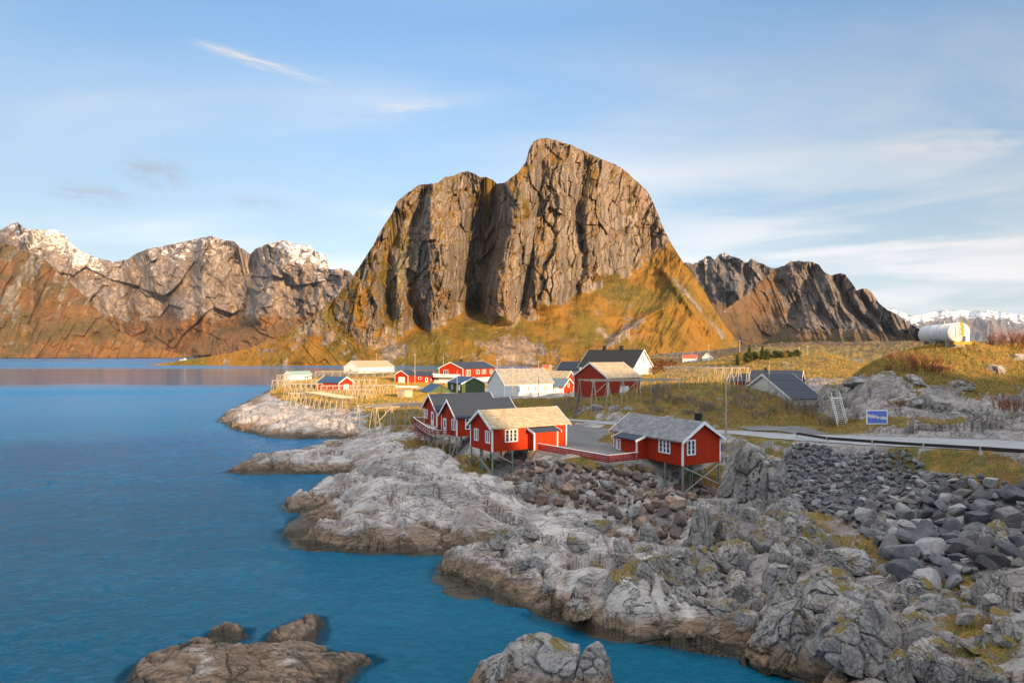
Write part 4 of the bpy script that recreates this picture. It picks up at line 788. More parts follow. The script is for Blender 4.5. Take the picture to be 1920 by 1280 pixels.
dk = [(-8.0,84.55),(-10.3,83.9),(-11.9,87.4),(-14.9,97.0),(-15.9,100.6),(-14.1,100.0),(-11.7,95.3),(-10.05,87.9)]
deck = empty('timber_deck', (-11,90,5), label='timber deck on stilts with red railings in front of the dark roofed cabins', cat='deck')
L_ = lambda p, z=0: Vector((p[0]+11, p[1]-90, z))
q = MB(); q.poly([L_(p, -.14) for p in dk], (0,0,.12)); q.build('deck_floor', M['wood'], deck)
edge = dk[:6]
for a, b in zip(edge[:-1], edge[1:]):
    a3, b3 = L_(a), L_(b); n = max(1, int((b3-a3).length/1.5)); r_ = MB()
    for zz in (.22,.45,.68): r_.bar(a3+Vector((0,0,zz)), b3+Vector((0,0,zz)), .03, .12)
    r_.build('railing', M['redp'], deck); MB().bar(a3+Vector((0,0,.95)), b3+Vector((0,0,.95)), .13, .05).build('handrail', M['trim'] if a != edge[0] else M['redp'], deck)
    for i in range(n+1):
        p = a3.lerp(b3, i/n); MB().bar(p+Vector((0,0,-.4)), p+Vector((0,0,.92)), .08).build('railing_post', M['redp'], deck)
for x, y in ((-10.1,84.2),(-8.4,84.9),(-11.7,87.3),(-12.6,90.2),(-13.5,93.3),(-14.4,96.2),(-15.3,99.5),(-10.6,86.4),(-11.6,90.6),(-12.6,94.4),(-9.3,84.3)):
    gz = land_z(x, y)-5; MB().bar((x+11,y-90,gz-.3), (x+11,y-90,-.15), .15).build('stilt', M['wood'], deck)
for i in range(6):      # outriggers that hold the railing on the seaward side
    p = L_(edge[2]).lerp(L_(edge[3]), i/5.); MB().bar(p+Vector((-1.1,-.2,-.55)), p+Vector((.5,0,-.2)), .08).build('outrigger', M['redp'], deck); MB().bar(p+Vector((-1.1,-.2,-.6)), p+Vector((.0,0,.9)), .05).build('strut', M['redp'], deck)
for a, b in (((-11.9,87.3,-.3),(-10.2,84.3,-3.0)),((-10.2,84.1,-.3),(-12.5,86.6,-3.0)),((-8.4,84.6,-.3),(-10.2,84.0,-2.9)),((-10.2,84.0,-2.5),(-8.4,84.6,-2.5))): brace(deck, (a[0]+11,a[1]-90,a[2]), (b[0]+11,b[1]-90,b[2]))
tb = empty('picnic_table', (-11.0,88.2,4.98), R(62), label='grey wooden table with benches standing on the red railed deck', cat='table')
MB().box(-.8,-.35,.70,.8,.35,.75).build('table_top', M['wood'], tb)
for sy in (-.75,.55): MB().box(-.8,sy,.42,.8,sy+.22,.46).build('bench', M['wood'], tb)
for sx in (-.6,.6):
    for sy in (-1, 1): MB().bar((sx,sy*.6,0), (sx,sy*.15,.7), .06).build('leg', M['wood'], tb)
    MB().bar((sx,-.7,.4), (sx,.7,.4), .05).build('crossbar', M['wood'], tb)
pt = MB(); pt.bar((0,0,0), (0,0,.5), .35, n=10, taper=1.3); pl_ = pt.build('planter', M['greenp'], None, (-9.8,86.1,4.98)); tag(pl_, 'small green planter pot on the timber deck beside the cabin door', 'planter')
# -- village
WH = lambda s, w=.9, z0=1.2, z1=2.6, f='S', nc=2, nr=3: (f, s, s+w, z0, z1, nc, nr)
fh = house('long white clapboard house with patchy cream and grey roof in the village centre', (-1.96,162,5), 30, 15, 9, 3.4, 3.6, 'x', 'white', 'mixr', ov=.3, wins=(WH(3.87),WH(6.6),WH(9.3),WH(12.2)), found=.5)
rp_ = empty('access_ramp', (5.2,162.6,5), R(30), label='white railed ramp climbing to the long white clapboard house', cat='ramp')
q = MB(); q.poly([(0,0,-.3),(0,1.3,-.3),(7.5,1.3,.75),(7.5,0,.75)], (0,0,.14)); q.poly([(7.5,0,.75),(7.5,1.3,.75),(10,1.3,.75),(10,0,.75)], (0,0,.14)); q.build('ramp_floor', M['trim'], rp_)
for i in range(11): x = i; zz = min(-.3+.14*x, .75); MB().bar((x*.98,-.03,zz-.6), (x*.98,-.03,zz+1.1), .07).build('railing_post', M['trim'], rp_)
q = MB()
for k in (.45,.75,1.05): q.bar((0,-.03,-.3+k), (7.5,-.03,.75+k), .05, .12); q.bar((7.5,-.03,.75+k), (10,-.03,.75+k), .05, .12)
q.build('railing', M['trim'], rp_)
house('dark green shed with bright blue roof behind the dark roofed cabins', (-14.4,180,4.8), 30, 7.4, 10, 2.8, 1.7, 'y', 'green', 'blue', name='shed', cat='shed', ov=.3, cb=False, wins=(('W',1.6,2.5,.9,2.2,2,2),('W',6.2,7.1,.9,2.2,2,2)))
house('low green lean-to with steep blue roof on the seaward side of the green shed', (-23.5,179,4.4), 30, 6.5, 7, .8, 2.0, 'y', 'green', 'blue', name='shed', cat='shed', cb=False, trim=None)
gh = house('large two storey red house with white balcony and grey roof', (-30.1,258.3,4), -35, 12.7, 22, 6.2, 2.5, 'y', 'red', 'dark', wins=(('S',2.6,4.8,3.9,5.5,2,1),('E',2,4.6,3.3,5.6,3,1),('E',8.5,10.6,4.0,5.5,2,1),('E',12.5,15,3.9,5.5,3,1),('E',18,19.5,3.9,5.5,2,1)), chim=((4.5,9,.9,7.5,9.8),), lower=2.4, found=1)
q = MB(); q.box(-1.4,-2.0,2.6,12.9,-.05,2.8); q.box(-1.4,-2.0,2.8,12.9,-1.85,4.0); q.box(-1.4,-1.85,2.8,-1.25,-.05,4.0); q.box(-1.2,-1.8,-.5,12.7,-1.6,1.4); q.build('balcony', M['trim'], gh)
house('small red garage with a wide white door at the shore of the inner bay', (-49,262,3.9), -35, 7.5, 6, 3.4, 1.9, 'y', 'red', 'dark', name='garage', cat='garage', doors=(('S',2.2,5.6,.05,2.6,False),))
house('small red annexe with a narrow white door next to the red garage', (-41.5,262,3.9), -12, 8, 6, 3.2, 1.5, 'x', 'red', 'dark', name='annexe', cat='shed', wins=(('S',2.5,3.6,1.7,2.5,1,1),), doors=(('S',5.6,6.5,.05,2.3,True),))
house('long white fish hall with pale cream roof on the far shore of the village', (-106.9,398,4), -35, 14, 30, 3.9, 3.9, 'y', 'white', 'cream', name='fish_hall', cat='hall', ov=.3, wins=(('S',5,7,1,2.4,2,1),), doors=(('E',6,9,.05,2.8,False),('E',20,23,.05,2.8,False)))
house('small white boathouse with pale green roof on the rocky point', (-109.8,301.7,3.2), -35, 4.9, 12, 3.0, 1.5, 'y', 'white', 'greenr', name='boathouse', cat='boathouse', ov=.3, wins=(('E',2,3,1.2,2.2,2,1),('E',8,10,1.2,2.0,2,1),('S',1.6,2.6,1.2,2.2,1,1)), found=.8)
house('red shed with a deep blue roof standing among the drying racks', (-65.8,212,3.6), -35, 10.8, 6, 3.0, 1.8, 'x', 'red', 'blue', name='shed', cat='shed', doors=(('E',2,4,.05,2.3,False),))
house('big weathered red barn with straw-coloured roof on the grassy rise', (18.4,120,7.4), 30, 8.2, 11.1, 4.1, 2.75, 'x', 'red_old', 'cream', name='barn', cat='barn', ov=.2, cb=True, doors=(('S',3,5,.1,2.3,False),), found=1.2)
house('big white house with black roof and two black chimneys behind the barn', (23.3,215.6,9.4), -45, 22, 10.8, 2.6, 5.4, 'x', 'white', 'black', ov=.5, wins=(('E',3.0,3.9,.8,2.0,2,2),('E',6.8,7.7,.8,2.0,2,2),('E',5,5.8,4.2,5.6,1,2)), chim=((6.5,5.6,1.0,7.2,9.4),(13.5,5.6,1.0,7.2,9.4)), found=1)
house('small red cottage with blue-grey roof and a white window beside the barn', (8.6,171,5.1), -30, 6, 6.5, 2.3, 1.9, 'x', 'red', 'greyblue', name='cottage', cat='cottage', wins=(('S',3.5,4.5,.9,1.9,2,2),('E',2.8,3.6,2.0,2.9,1,2)))
house('little red shed with cream roof tucked behind the blue-grey roofed cottage', (9.6,186,5.4), -30, 7, 6, 3.2, 2.3, 'x', 'red', 'cream', name='shed', cat='shed')
house('low white house with charcoal roof between the cottage and the big white house', (16.5,228,7.5), -30, 9, 8, 2.9, 2.8, 'x', 'white', 'dark', name='house')
house('distant white house with red tiled roof at the foot of the mountain', (126,462,8.6), -25, 10, 8, 4.6, 2.6, 'x', 'white', 'redroof', wins=(WH(1,1),WH(4,1),WH(7,1)))
house('distant white house with grey roof beside the red roofed one', (138.5,455,8.6), -25, 6, 9, 5.2, 3.0, 'y', 'white', 'greyblue', wins=(WH(1,1),WH(4,1)))
house('distant dark red boathouse beside the two far white houses', (148,455,8.4), -25, 9, 7, 2.6, 2.2, 'x', 'red', 'dark', name='boathouse', cat='boathouse')
house('white house with large midnight blue roof half hidden by the grassy rise', (48.5,108.8,6.4), 20, 6.6, 13.4, 1.9, 3.9, 'x', 'white', 'dark', ov=.3, wins=(('S',2.2,3.2,.6,1.5,3,2),('S',5.1,5.9,.6,1.5,2,2)), found=.6)
house('ochre gabled warehouse with dark roof beyond the midnight blue roof', (57,150,6.2), -30, 11, 8, 3.2, 2.6, 'x', 'orange', 'dark', name='warehouse', cat='warehouse', chim=((3,4.2,.6,5.2,6.4),))
house('little red boathouse left of the ochre warehouse by the drying rack', (54,156,6.4), -30, 4, 6, 3.0, 1.6, 'x', 'red', 'dark', name='boathouse', cat='boathouse')
house('bright blue warehouse half hidden between the rocky knolls', (187,352,8.6), -22, 8, 8, 3.4, .9, 'x', 'bluew', 'greyblue', name='warehouse', cat='warehouse', trim=None, doors=(('S',1,3,.05,2.6,False),))
house('tiny ochre house across the water at the mountain foot', (23,478,2.8), -25, 5.5, 6, 3.4, 1.8, 'x', 'orange', 'redroof')
house('small dark roofed red house across the water near the ochre house', (14,462,2.4), -25, 8, 6, 2.2, 1.6, 'x', 'red', 'redroof')
house('grey roofed white cottage below the dark evergreens at the mountain foot', (60,330,6.4), -25, 9, 7, 2.6, 2.0, 'x', 'white', 'dark', name='cottage', cat='cottage')
house('tiny pale cottage on the golden spit below the mountain', (-494,930,4.5), -20, 7, 6, 3.5, 2.5, 'x', 'white', 'greyblue', name='cottage', cat='cottage')
bw = empty('sea_wall', P(742,730,3.8), 0, label='low whitewashed wall along the bay below the red garage', cat='wall')
v0 = bw.location.copy(); v1 = P(783,731,3.8)-v0; v2 = P(806,733,4.0)-v0
q = MB(); q.bar((0,0,.6), v1+Vector((0,0,.6)), .4, 1.5); q.build('wall_section', M['trim'], bw); q = MB(); q.bar(v1+Vector((.2,0,.4)), v2+Vector((0,0,.3)), .4, 1.2); q.build('wall_section', M['trim'], bw)
sb = empty('storage_hut', P(745.5,749,4.4), R(-35), label='square beige storage hut with flat lid beside the drying racks', cat='hut')
MB().box(0,0,-.4,2.5,2.8,2.3).build('wall', M['beige'], sb); MB().box(-.15,-.15,2.3,2.65,2.95,2.45).build('roof', M['wood'], sb); MB().box(.6,-.04,.0,1.5,-.002,1.9).build('door', M['wood'], sb)
# -- red rail fence of the yard
f0, f1, f2 = P(1003,842.5,5), P(1140.5,868,5), P(1196.5,861.5,5)
fe = empty('rail_fence', f0, label='low red rail fence with white cap along the edge of the gravel yard', cat='fence')
kb = empty('retaining_kerb', f0, label='pale concrete kerb under the red rail fence', cat='kerb')
for a, b in ((f0,f1),(f1,f2)):
    a = a-f0; b = b-f0; r_ = MB()
    for zz in (.12,.30,.48,.66): r_.bar(a+Vector((0,0,zz)), b+Vector((0,0,zz)), .03, .13)
    r_.build('rail', M['redp'], fe); MB().bar(a+Vector((0,0,.80)), b+Vector((0,0,.80)), .15, .045).build('cap_rail', M['trim'], fe)
    n = int((b-a).length/1.8)
    for i in range(n+1): p = a.lerp(b, i/n)+Vector((.02,.06,0)); MB().bar(p, p+Vector((0,0,.77)), .09).build('post', M['redp'], fe)
    MB().bar(a+Vector((0,0,-.3)), b+Vector((0,0,-.3)), .3, .56).build('kerb_section', M['conc'], kb)
pa = empty('pallet', P(1118,853,5.02), R(25), label='flat grey pallet lying on the gravel yard near the fence corner', cat='pallet')
for i in range(7): MB().box(i*.42,0,.1,i*.42+.3,1.5,.13).build('slat', M['wood'], pa)
for y_ in (.05,.7,1.35): MB().box(0,y_,0,2.8,y_+.1,.1).build('runner', M['wood'], pa)
# -- guard rail
gp = [P(1494,822,6.65), P(1551,832,6.85), P(1636,839,7.1), P(1732,846,7.35), P(1839,853,7.6), P(1960,862,7.9), P(2100,872,8.2)]
gr = empty('guard_rail', gp[0], label='long dark steel guard rail on grey posts along the road edge', cat='guard rail')
for p in gp:
    p.z += .06; d = p-gp[0]; MB().bar(d-Vector((0,0,.4)), d+Vector((0,0,.80)), .17, .17).build('post', M['stairw'], gr)
for a, b in zip(gp[:-1], gp[1:]):
    o = Vector((-.06,-.10,0)); a = a-gp[0]+o; b = b-gp[0]+o; ex = (b-a)*.003
    q = MB(); q.bar(a+Vector((0,.13,.68)), b-ex+Vector((0,.13,.68)), .07, .10); q.bar(a+Vector((0,.17,.59)), b-ex+Vector((0,.17,.59)), .04, .1); q.bar(a+Vector((0,.13,.50)), b-ex+Vector((0,.13,.50)), .07, .10); q.build('rail', M['railm'], gr)
# -- map board
s0_, s1_ = P(1628,807,7.3), P(1660,807,7.3)
sg = empty('map_sign', (s0_+s1_)/2, math.atan2(s1_.y-s0_.y, s1_.x-s0_.x)+R(4), label='white framed blue map board on two posts beside the road', cat='sign')
for x in (-.85,.85): MB().bar((x,0,-.5), (x,0,1.0), .1).build('post', M['wood'], sg)
MB().box(-1.25,-.06,.75,1.25,0,2.35).build('board', M['trim'], sg)
def map_mat():
    m, g = mat('painted_map'); x, y, z = g.sep(g.tc)
    n = g.noise(g.comb(g.m('MULTIPLY', x, 1.3), 0, g.m('MULTIPLY', g.m('ADD', z, g.m('MULTIPLY', x, .22)), 1.9)), 1.6, 7, .65, .5)
    band = g.m('SUBTRACT', .62, g.m('ABSOLUTE', g.m('MULTIPLY', g.m('ADD', g.m('SUBTRACT', z, 1.55), g.m('MULTIPLY', x, .18)), 1.3)))
    k = g.m('ADD', g.m('MULTIPLY', n, .9), g.m('MULTIPLY', band, .8))
    c = g.mix(g.smooth(k, .76, .80), (.10,.16,.50), (.55,.55,.62)); c = g.mix(g.smooth(k, .86, .95), c, (.62,.50,.42)); setc(g, c, rough=.4); return m
MB().box(-1.15,-.075,.85,1.15,-.062,2.25).build('map_panel', map_mat(), sg)
# -- steep steps up the rock
b0 = P(1580,802,6.9); t0_ = Vector((b0.x+1.3, b0.y+4.3, 10.2))
st = empty('stairs', b0, 0, label='steep grey wooden steps with handrails leaning against the tank hill rock', cat='stairs')
dv_ = t0_-b0; sx = Vector((dv_.y, -dv_.x, 0)).normalized()*.5
for s in (-1, 1):
    MB().bar(sx*s, dv_+sx*s, .06, .2).build('stringer', M['stairw'], st); MB().bar(sx*s+Vector((0,0,.9)), dv_+sx*s+Vector((0,0,.9)), .06).build('handrail', M['stairw'], st)
    for k in (.05,.5,.97): MB().bar(dv_*k+sx*s, dv_*k+sx*s+Vector((0,0,.9)), .06).build('baluster', M['stairw'], st)
for i in range(15): p = dv_*((i+.5)/15); MB().bar(p-sx, p+sx, .22, .04).build('tread', M['stairw'], st)
q = MB(); q.poly([dv_+sx*1.1, dv_-sx*1.1, dv_-sx*1.1+Vector((.5,1.4,0)), dv_+sx*2.6+Vector((.5,1.4,0))], (0,0,.08)); q.build('landing', M['stairw'], st)
for a, b in ((dv_+Vector((.3,1.2,.08))+sx*1.0, 1),(dv_+Vector((.3,1.2,.08))-sx*1.0, 1),(dv_+Vector((0,.1,.08))+sx*1.05, 1)): MB().bar(a, a+Vector((0,0,1.0)), .07).build('landing_post', M['stairw'], st)
q = MB()
for zz in (.55,1.0): q.bar(dv_+Vector((.3,1.2,.08+zz))+sx*1.0, dv_+Vector((.3,1.2,.08+zz))-sx*1.0, .05)
q.build('landing_rail', M['stairw'], st)
MB().bar(dv_+Vector((.4,1.0,-3)), dv_+Vector((.4,1.0,0)), .12).build('prop', M['stairw'], st)
# -- fuel tank
tc0 = Q(1797, 90, 0); tg = 17.55
tk = empty('fuel_tank', (tc0.x, tc0.y, tg), R(74), label='big white horizontal fuel tank on the hilltop, its round end streaked with yellow rust', cat='tank')
def lathe(prof, n=48):
    mb = MB(); k = len(prof); vs = [(x, r_*math.cos(2*math.pi*i/n), r_*math.sin(2*math.pi*i/n)) for x, r_ in prof for i in range(n)]
    fs = [(j*n+i, j*n+(i+1) % n, (j+1)*n+(i+1) % n, (j+1)*n+i) for j in range(k-1) for i in range(n)]+[tuple(range(n)), tuple(range((k-1)*n, k*n))]
    return mb.add(vs, fs)
RT, LT = 1.42, 12.0
def shell(prof): 
    m_ = lathe(prof); m_.v = [(a, b, c+RT+.2) for a, b, c in m_.v]; return m_
shell([(-.0,RT)]+[(x, RT+(.006 if k else 0)) for x in (4,8) for k in (0,1,0)]+[(LT,RT)]).build('shell', M['tankw'], tk, smooth=True)
shell([(-.02,RT+.015),(-.05,RT-.02),(-.16,RT*.8),(-.24,RT*.5),(-.28,RT*.18)]).build('end_cap', M['tankw'], tk, smooth=True)
shell([(LT+.02,RT+.015),(LT+.12,RT*.9),(LT+.3,RT*.5),(LT+.34,RT*.1)]).build('end_cap', M['tankw'], tk, smooth=True)
q = MB(); z0_ = RT+.2
for i in range(14):
    y_ = -.42+.05*math.sin(i*1.7); z_ = z0_-1.3+i*.195; w_ = .22+.04*math.sin(i*2.9); x_ = -.3+.26*min(1, (math.hypot(y_, z_-z0_)/RT)**2); q.box(x_-.03, y_-w_, z_, x_, y_+w_, z_+.192)
q.build('rust_stripe', M['yellow'], tk)
q = MB()
for y_ in (-.05,.35): q.bar((-.34,y_,.9), (-.34,y_,z0_+RT+.5), .04)
for i in range(8): q.bar((-.34,-.05,1.0+i*.3), (-.34,.35,1.0+i*.3), .03)
q.build('ladder', M['steel'], tk)
for x in (1.0, 5.5, 10.0): q = MB(); q.poly([(x,-1.15,-.6),(x,1.15,-.6),(x,1.15,.7),(x,.6,.33),(x,0,.25),(x,-.6,.33),(x,-1.15,.7)], (.35,0,0)); q.build('saddle', M['conc'], tk)
q = MB(); q.box(-.9,-1.3,-.15,-.2,.8,.22); q.build('platform', M['yellow'], tk); q = MB(); q.box(-.5,-1.2,.2,-.15,-.75,1.1); q.build('valve_box', M['trim'], tk)
for x, hh in ((5.2,.5),(.4,.55)): MB().bar((x,0,z0_+RT-.05), (x,0,z0_+RT+hh), .16, n=8).build('vent_pipe', M['steel'], tk)
# -- power line over the hill, poles
def cable(name, a, b, sag, r=.02, n=24, m='black2'):
    mb = MB(); a = Vector(a); b = Vector(b); pts = [a.lerp(b, i/n)-Vector((0,0,sag*4*(i/n)*(1-i/n))) for i in range(n+1)]
    for p, q_ in zip(pts[:-1], pts[1:]): mb.bar(p-a, q_-a, r*2, n=4)
    return mb.build(name, M[m], None, a)
POL = []
def upole(px, pyb, z, hgt, label, arm=True, w=.24, Y=None):
    p = P(px, pyb, z) if Y is None else Q(px, Y, z)
    r_ = empty('utility_pole', p, R(30), label=label, cat='pole', group='wooden poles around the village')
    MB().bar((0,0,-.6), (0,0,hgt), w, n=8, taper=.65).build('shaft', M['pole'], r_, smooth=False)
    if arm:
        MB().bar((-.55,0,hgt-.5), (.55,0,hgt-.5), .1).build('crossarm', M['wood'], r_)
        for s in (-.45,.45): MB().bar((s,0,hgt-.45), (s,0,hgt-.22), .1, n=6, taper=.7).build('insulator', M['trim'], r_)
    POL.append((p, hgt)); return r_
upole(1361, 821, 6.1, 8.1, 'tall pale bare pole at the roadside behind the slate roofed cabin', arm=False, w=.26)
upole(960.5, 763, 5.1, 8.3, 'sunlit yellow pole in front of the long white clapboard house, left of its windows')
upole(1010, 752, 5.0, 9.5, 'slim tall pole rising above the right part of the white clapboard house roof', arm=False, w=.2)
upole(778, 719, 3.9, 12.3, 'pole standing right behind the small red garage', w=.3)
upole(1442, 0, 6.6, 7.6, 'thin pole in front of the white gable under the midnight blue roof', arm=False, w=.18, Y=112)
upole(1329, 0, 8, 14, 'pole rising beside the two distant white houses', w=.42, Y=380)
upole(1387, 0, 12, 11, 'pole on the slope right of the big drying rack, against the ribbed mountain', w=.36, Y=310)
upole(706, 0, 3.5, 13, 'pole behind the long white fish hall', w=.4, Y=470)
upole(831, 0, 3.8, 11, 'pole beside the gable of the large two storey red house', w=.3, Y=285)
upole(932, 0, 4.4, 10, 'pole behind the long white clapboard house at its left end', w=.25, Y=230)
upole(857, 0, 5.0, 6.6, 'short pole at the blue roofed green shed', arm=False, w=.18, Y=172)
upole(1499, 0, 13, 6.5, 'small pole on the knoll among the evergreens', w=.3, Y=300)
upole(1514, 0, 14.2, 5.0, 'small pole on the gold lit rocky knoll', w=.25, Y=232)
cl = cable('power_line', Q(1380,105,12.0)+Vector((0,0,0)), Q(2150,100,12.6), .9, .016); tag(cl, 'thin black power line crossing in front of the tank hill', 'cable', 'power lines strung across the tank hill')
cl = cable('power_line', Q(1380,105,10.8), Q(2150,96,9.6), .9, .010); tag(cl, 'second fainter power line below the first one at the tank hill', 'cable', 'power lines strung across the tank hill')
# -- drying racks
def rack(label, a, b, depth, H, zt, n, name='drying_rack', fish=False, lean=1.0, tilt=0.0):
    """a, b: ends of the near long side on the ground plan; zt: height of the pole deck"""
    a = Vector((a[0], a[1], 0)); b = Vector((b[0], b[1], 0)); r_ = empty(name, (a.x, a.y, zt), math.atan2(b.y-a.y, b.x-a.x), label=label, cat='drying rack', group='wooden fish drying racks')
    L = (b-a).length; k = .10 if a.y > 180 else .08
    q = MB(); nn = max(8, int(L/.55))
    for i in range(nn+1): x = L*i/nn; q.bar((x,-.5,.04+.03*math.sin(i*9.)), (x+.15*math.sin(i*5.),depth+.5,.04), k*.8)
    q.build('pole_deck', M['pole'], r_)
    for y_ in (0, depth*.5, depth): MB().bar((-.4,y_,-.08), (L+.4,y_,-.08), k*1.2).build('beam', M['pole'], r_)
    for i in range(n+1):
        x = L*i/n
        for y_ in (0, depth):
            for s in (-1, 1):
                x1 = x+s*lean*.55; y1 = y_+(-.5 if y_ == 0 else .5)*lean; gx, gy = loc2w(r_, x1, y1); gz = land_z(gx, gy)-zt-.15
                MB().bar((x1,y1,max(gz,-H-2.5)), (x+s*.04,y_,.12), k*1.15).build('leg', M['pole'], r_)
    for i in range(0, n, 2): MB().bar((L*i/n,0,-H*.75), (L*(i+1)/n,0,-.1), k).build('brace', M['pole'], r_)
    if fish:
        q = MB()
        for i in range(int(L*1.6)):
            for y_ in (.3, depth*.5, depth-.3): x = (i+.5)/1.6+random.uniform(-.2,.2); q.bar((x,y_,-.1), (x+random.uniform(-.05,.05),y_,-.75-random.random()*.3), .16, .08, taper=.4)
        f_ = q.build('hanging_fish', M['pole' if fish == 1 else 'wood'], r_); f_['kind'] = 'stuff'
def rk(px1, py1, px2, py2, zt): a = P(px1, py1, zt); b = P(px2, py2, zt); return (a.x, a.y), (b.x, b.y)
a, b = rk(592, 696, 735, 697, 8.0); rack('long drying rack hung with pale stockfish before the white fish hall', a, b, 6, 4, 8.0, 9, fish=1)
a, b = rk(511, 713, 585, 713, 6.4); rack('low drying rack on the point in front of the white boathouse', a, b, 5, 3, 6.4, 7)
a, b = rk(520, 703, 536, 703, 6.6); rack('smallest drying rack standing left of the white boathouse', a, b, 4, 3, 6.6, 3)
a, b = rk(535, 720, 594, 720, 7.0); rack('drying rack on the golden turf just left of the red shed', a, b, 5, 3, 7.0, 6)
a, b = rk(602, 723.5, 670, 723, 7.2); rack('drying rack in front of the blue roof of the red shed', a, b, 4, 3.3, 7.2, 6)
a, b = rk(640, 712, 705, 711.5, 7.4); rack('drying rack to the right of and behind the red shed', a, b, 4, 3.3, 7.4, 6)
a, b = rk(655, 730, 694, 730, 7.4); rack('short drying rack on the turf between the front rack and the right one', a, b, 3.5, 3.3, 7.4, 4)
a, b = rk(688, 722, 741, 721, 7.6); rack('high drying rack at the right end of the cluster, next to the beige hut', a, b, 3.5, 3.4, 7.6, 4, lean=1.3)
a, b = rk(576, 735, 643, 746.5, 7.0); rack('tilted long-legged drying rack nearest the water on the bare rock', a, b, 2.6, 3.6, 7.0, 7, lean=1.5)
a, b = rk(548, 737, 578, 736, 6.7); rack('small drying rack at the seaward end of the front row', a, b, 3, 3.2, 6.7, 3, lean=1.3)
a, b = rk(706, 764, 812, 757, 7.1); rack('grey drying rack on tall legs beside the dark roofed cabins', a, b, 6, 3.5, 7.1, 4, lean=1.2)
a, b = rk(1112, 714, 1276, 712, 11.5); rack('wide grey drying rack in front of the big red barn', a, b, 6, 3.2, 11.5, 6, lean=1.1)
a, b = rk(1252, 688.5, 1402, 689, 13.6); rack('large brown drying rack densely hung, crowning the grassy rise', a, b, 9, 3.4, 13.6, 10, fish=2)
# -- hose in the near pool
hp = [P(1195,1205,.35),P(1240,1197,.4),P(1300,1200,.35),P(1370,1213,.3),P(1430,1238,.3),P(1480,1262,.3),P(1520,1275,.4)]; q = MB()
for i in range(len(hp)-1):
    p0, p1, p2, p3 = hp[max(i-1,0)], hp[i], hp[i+1], hp[min(i+2,len(hp)-1)]; prev = None
    for k in range(9): t = k/8; c = .5*((2*p1)+(p2-p0)*t+(2*p0-5*p1+4*p2-p3)*t*t+(3*p1-p0-3*p2+p3)*t**3)-hp[0]; prev is not None and q.bar(prev, c, .11, n=8); prev = c
o = q.build('hose', M['black2'], None, hp[0], smooth=True); tag(o, 'black pipe curving along the waterline of the near rocks', 'hose')
# ------------------------------------------------------------------ loose rocks
def ico(n):
    bm = bmesh.new(); bmesh.ops.create_icosphere(bm, subdivisions=n, radius=1.0); V = np.array([v.co[:] for v in bm.verts]); Fc = np.array([[v.index for v in f.verts] for f in bm.faces]); bm.free(); return V, Fc
ICO = {n: ico(n) for n in (2, 3, 4, 5, 6)}
def w3(p, seed):
    q = np.floor(p); f1 = np.full(len(p), 9.); f2 = f1.copy(); c = f1.copy()
    for i in (-1,0,1):
        for j in (-1,0,1):
            for k in (-1,0,1):
                cx, cy, cz = q[:,0]+i, q[:,1]+j, q[:,2]+k
                a = h2(cx+cz*57, cy+cz*131, seed); b = h2(cx+cz*57, cy+cz*131, seed+3); e = h2(cx+cz*57, cy+cz*131, seed+7)
                d = np.sqrt((cx+a-p[:,0])**2+(cy+b-p[:,1])**2+(cz+e-p[:,2])**2); m_ = d < f1
                f2 = np.where(m_, f1, np.minimum(f2, d)); c = np.where(m_, a, c); f1 = np.where(m_, d, f1)
    return f1, f2, c
def boulder_v(n, seed, planes=13, sharp=1.0):
    V, Fc = ICO[n]; V = V.copy(); rs = np.random.RandomState(seed); V *= np.array([1, .65+.35*rs.rand(), .5+.35*rs.rand()])
    for _ in range(planes):
        d = rs.randn(3); d /= np.linalg.norm(d); t = np.percentile(V@d, 76+14*rs.rand()); s_ = V@d-t; V = V-np.maximum(s_, 0)[:,None]*d*(.97*sharp)
    V = V*(1+.05*vn3(V*2.2+seed, seed)[:,None]+.02*vn3(V*7+seed, seed+1)[:,None]+(.008*vn3(V*19, seed+2)[:,None] if n > 3 else 0))
    return V, Fc
def outcrop_v(n, seed, lean=.5):
    """a rounded, split knob of bedrock"""
    V, Fc = ICO[n]; N0 = V.copy(); rs = np.random.RandomState(seed); V = V.copy()
    for _ in range(13):
        d = rs.randn(3); d[2] = abs(d[2])*.7; d /= np.linalg.norm(d); t = np.percentile(V@d, 74+14*rs.rand()); V = V-np.maximum(V@d-t, 0)[:,None]*d*.93
    a = rs.rand()*3.14; c_, s_ = math.cos(a), math.sin(a); Qr = np.stack([V[:,0]*c_+V[:,1]*s_, -V[:,0]*s_+V[:,1]*c_, V[:,2]], -1); Qr = Qr+.22*np.stack([vn3(Qr*2+seed, 3), vn3(Qr*2+9+seed, 4), vn3(Qr*2+5, 5)], -1)
    tl = np.stack([Qr[:,0]*1.5, Qr[:,1]*3.4+Qr[:,2]*lean, Qr[:,2]*1.3-Qr[:,1]*lean], -1)
    f1, f2, c = w3(tl+seed, seed); g1, g2, c2 = w3(tl*2.7+seed, seed+1); k1, k2_, c3 = w3(tl*6.5+seed, seed+2)
    br_ = sstep(vn3(Qr*1.3+seed, 9), -.3, .4); disp = .05*(1-f1)-.12*sstep(f2-f1, .06, 0)+.10*(c-.5)+br_*(-.035*sstep(g2-g1, .08, 0)+.05*(c2-.5))+.025*(c3-.5)*br_-.010*sstep(k2_-k1, .12, 0)+.05*vn3(Qr*1.7, 7)+.010*vn3(Qr*14, 8)
    lines = 1-np.abs(vn3(np.stack([Qr[:,0]*2, (Qr[:,1]+Qr[:,2]*lean)*11, Qr[:,2]*2], -1)+seed, 12)); disp += .035*(lines-.5)+.012*(.5-np.abs(vn3(np.stack([Qr[:,0]*4, (Qr[:,1]+Qr[:,2]*lean)*26, Qr[:,2]*4], -1)+seed, 13)))
    return V+N0*disp[:,None], Fc
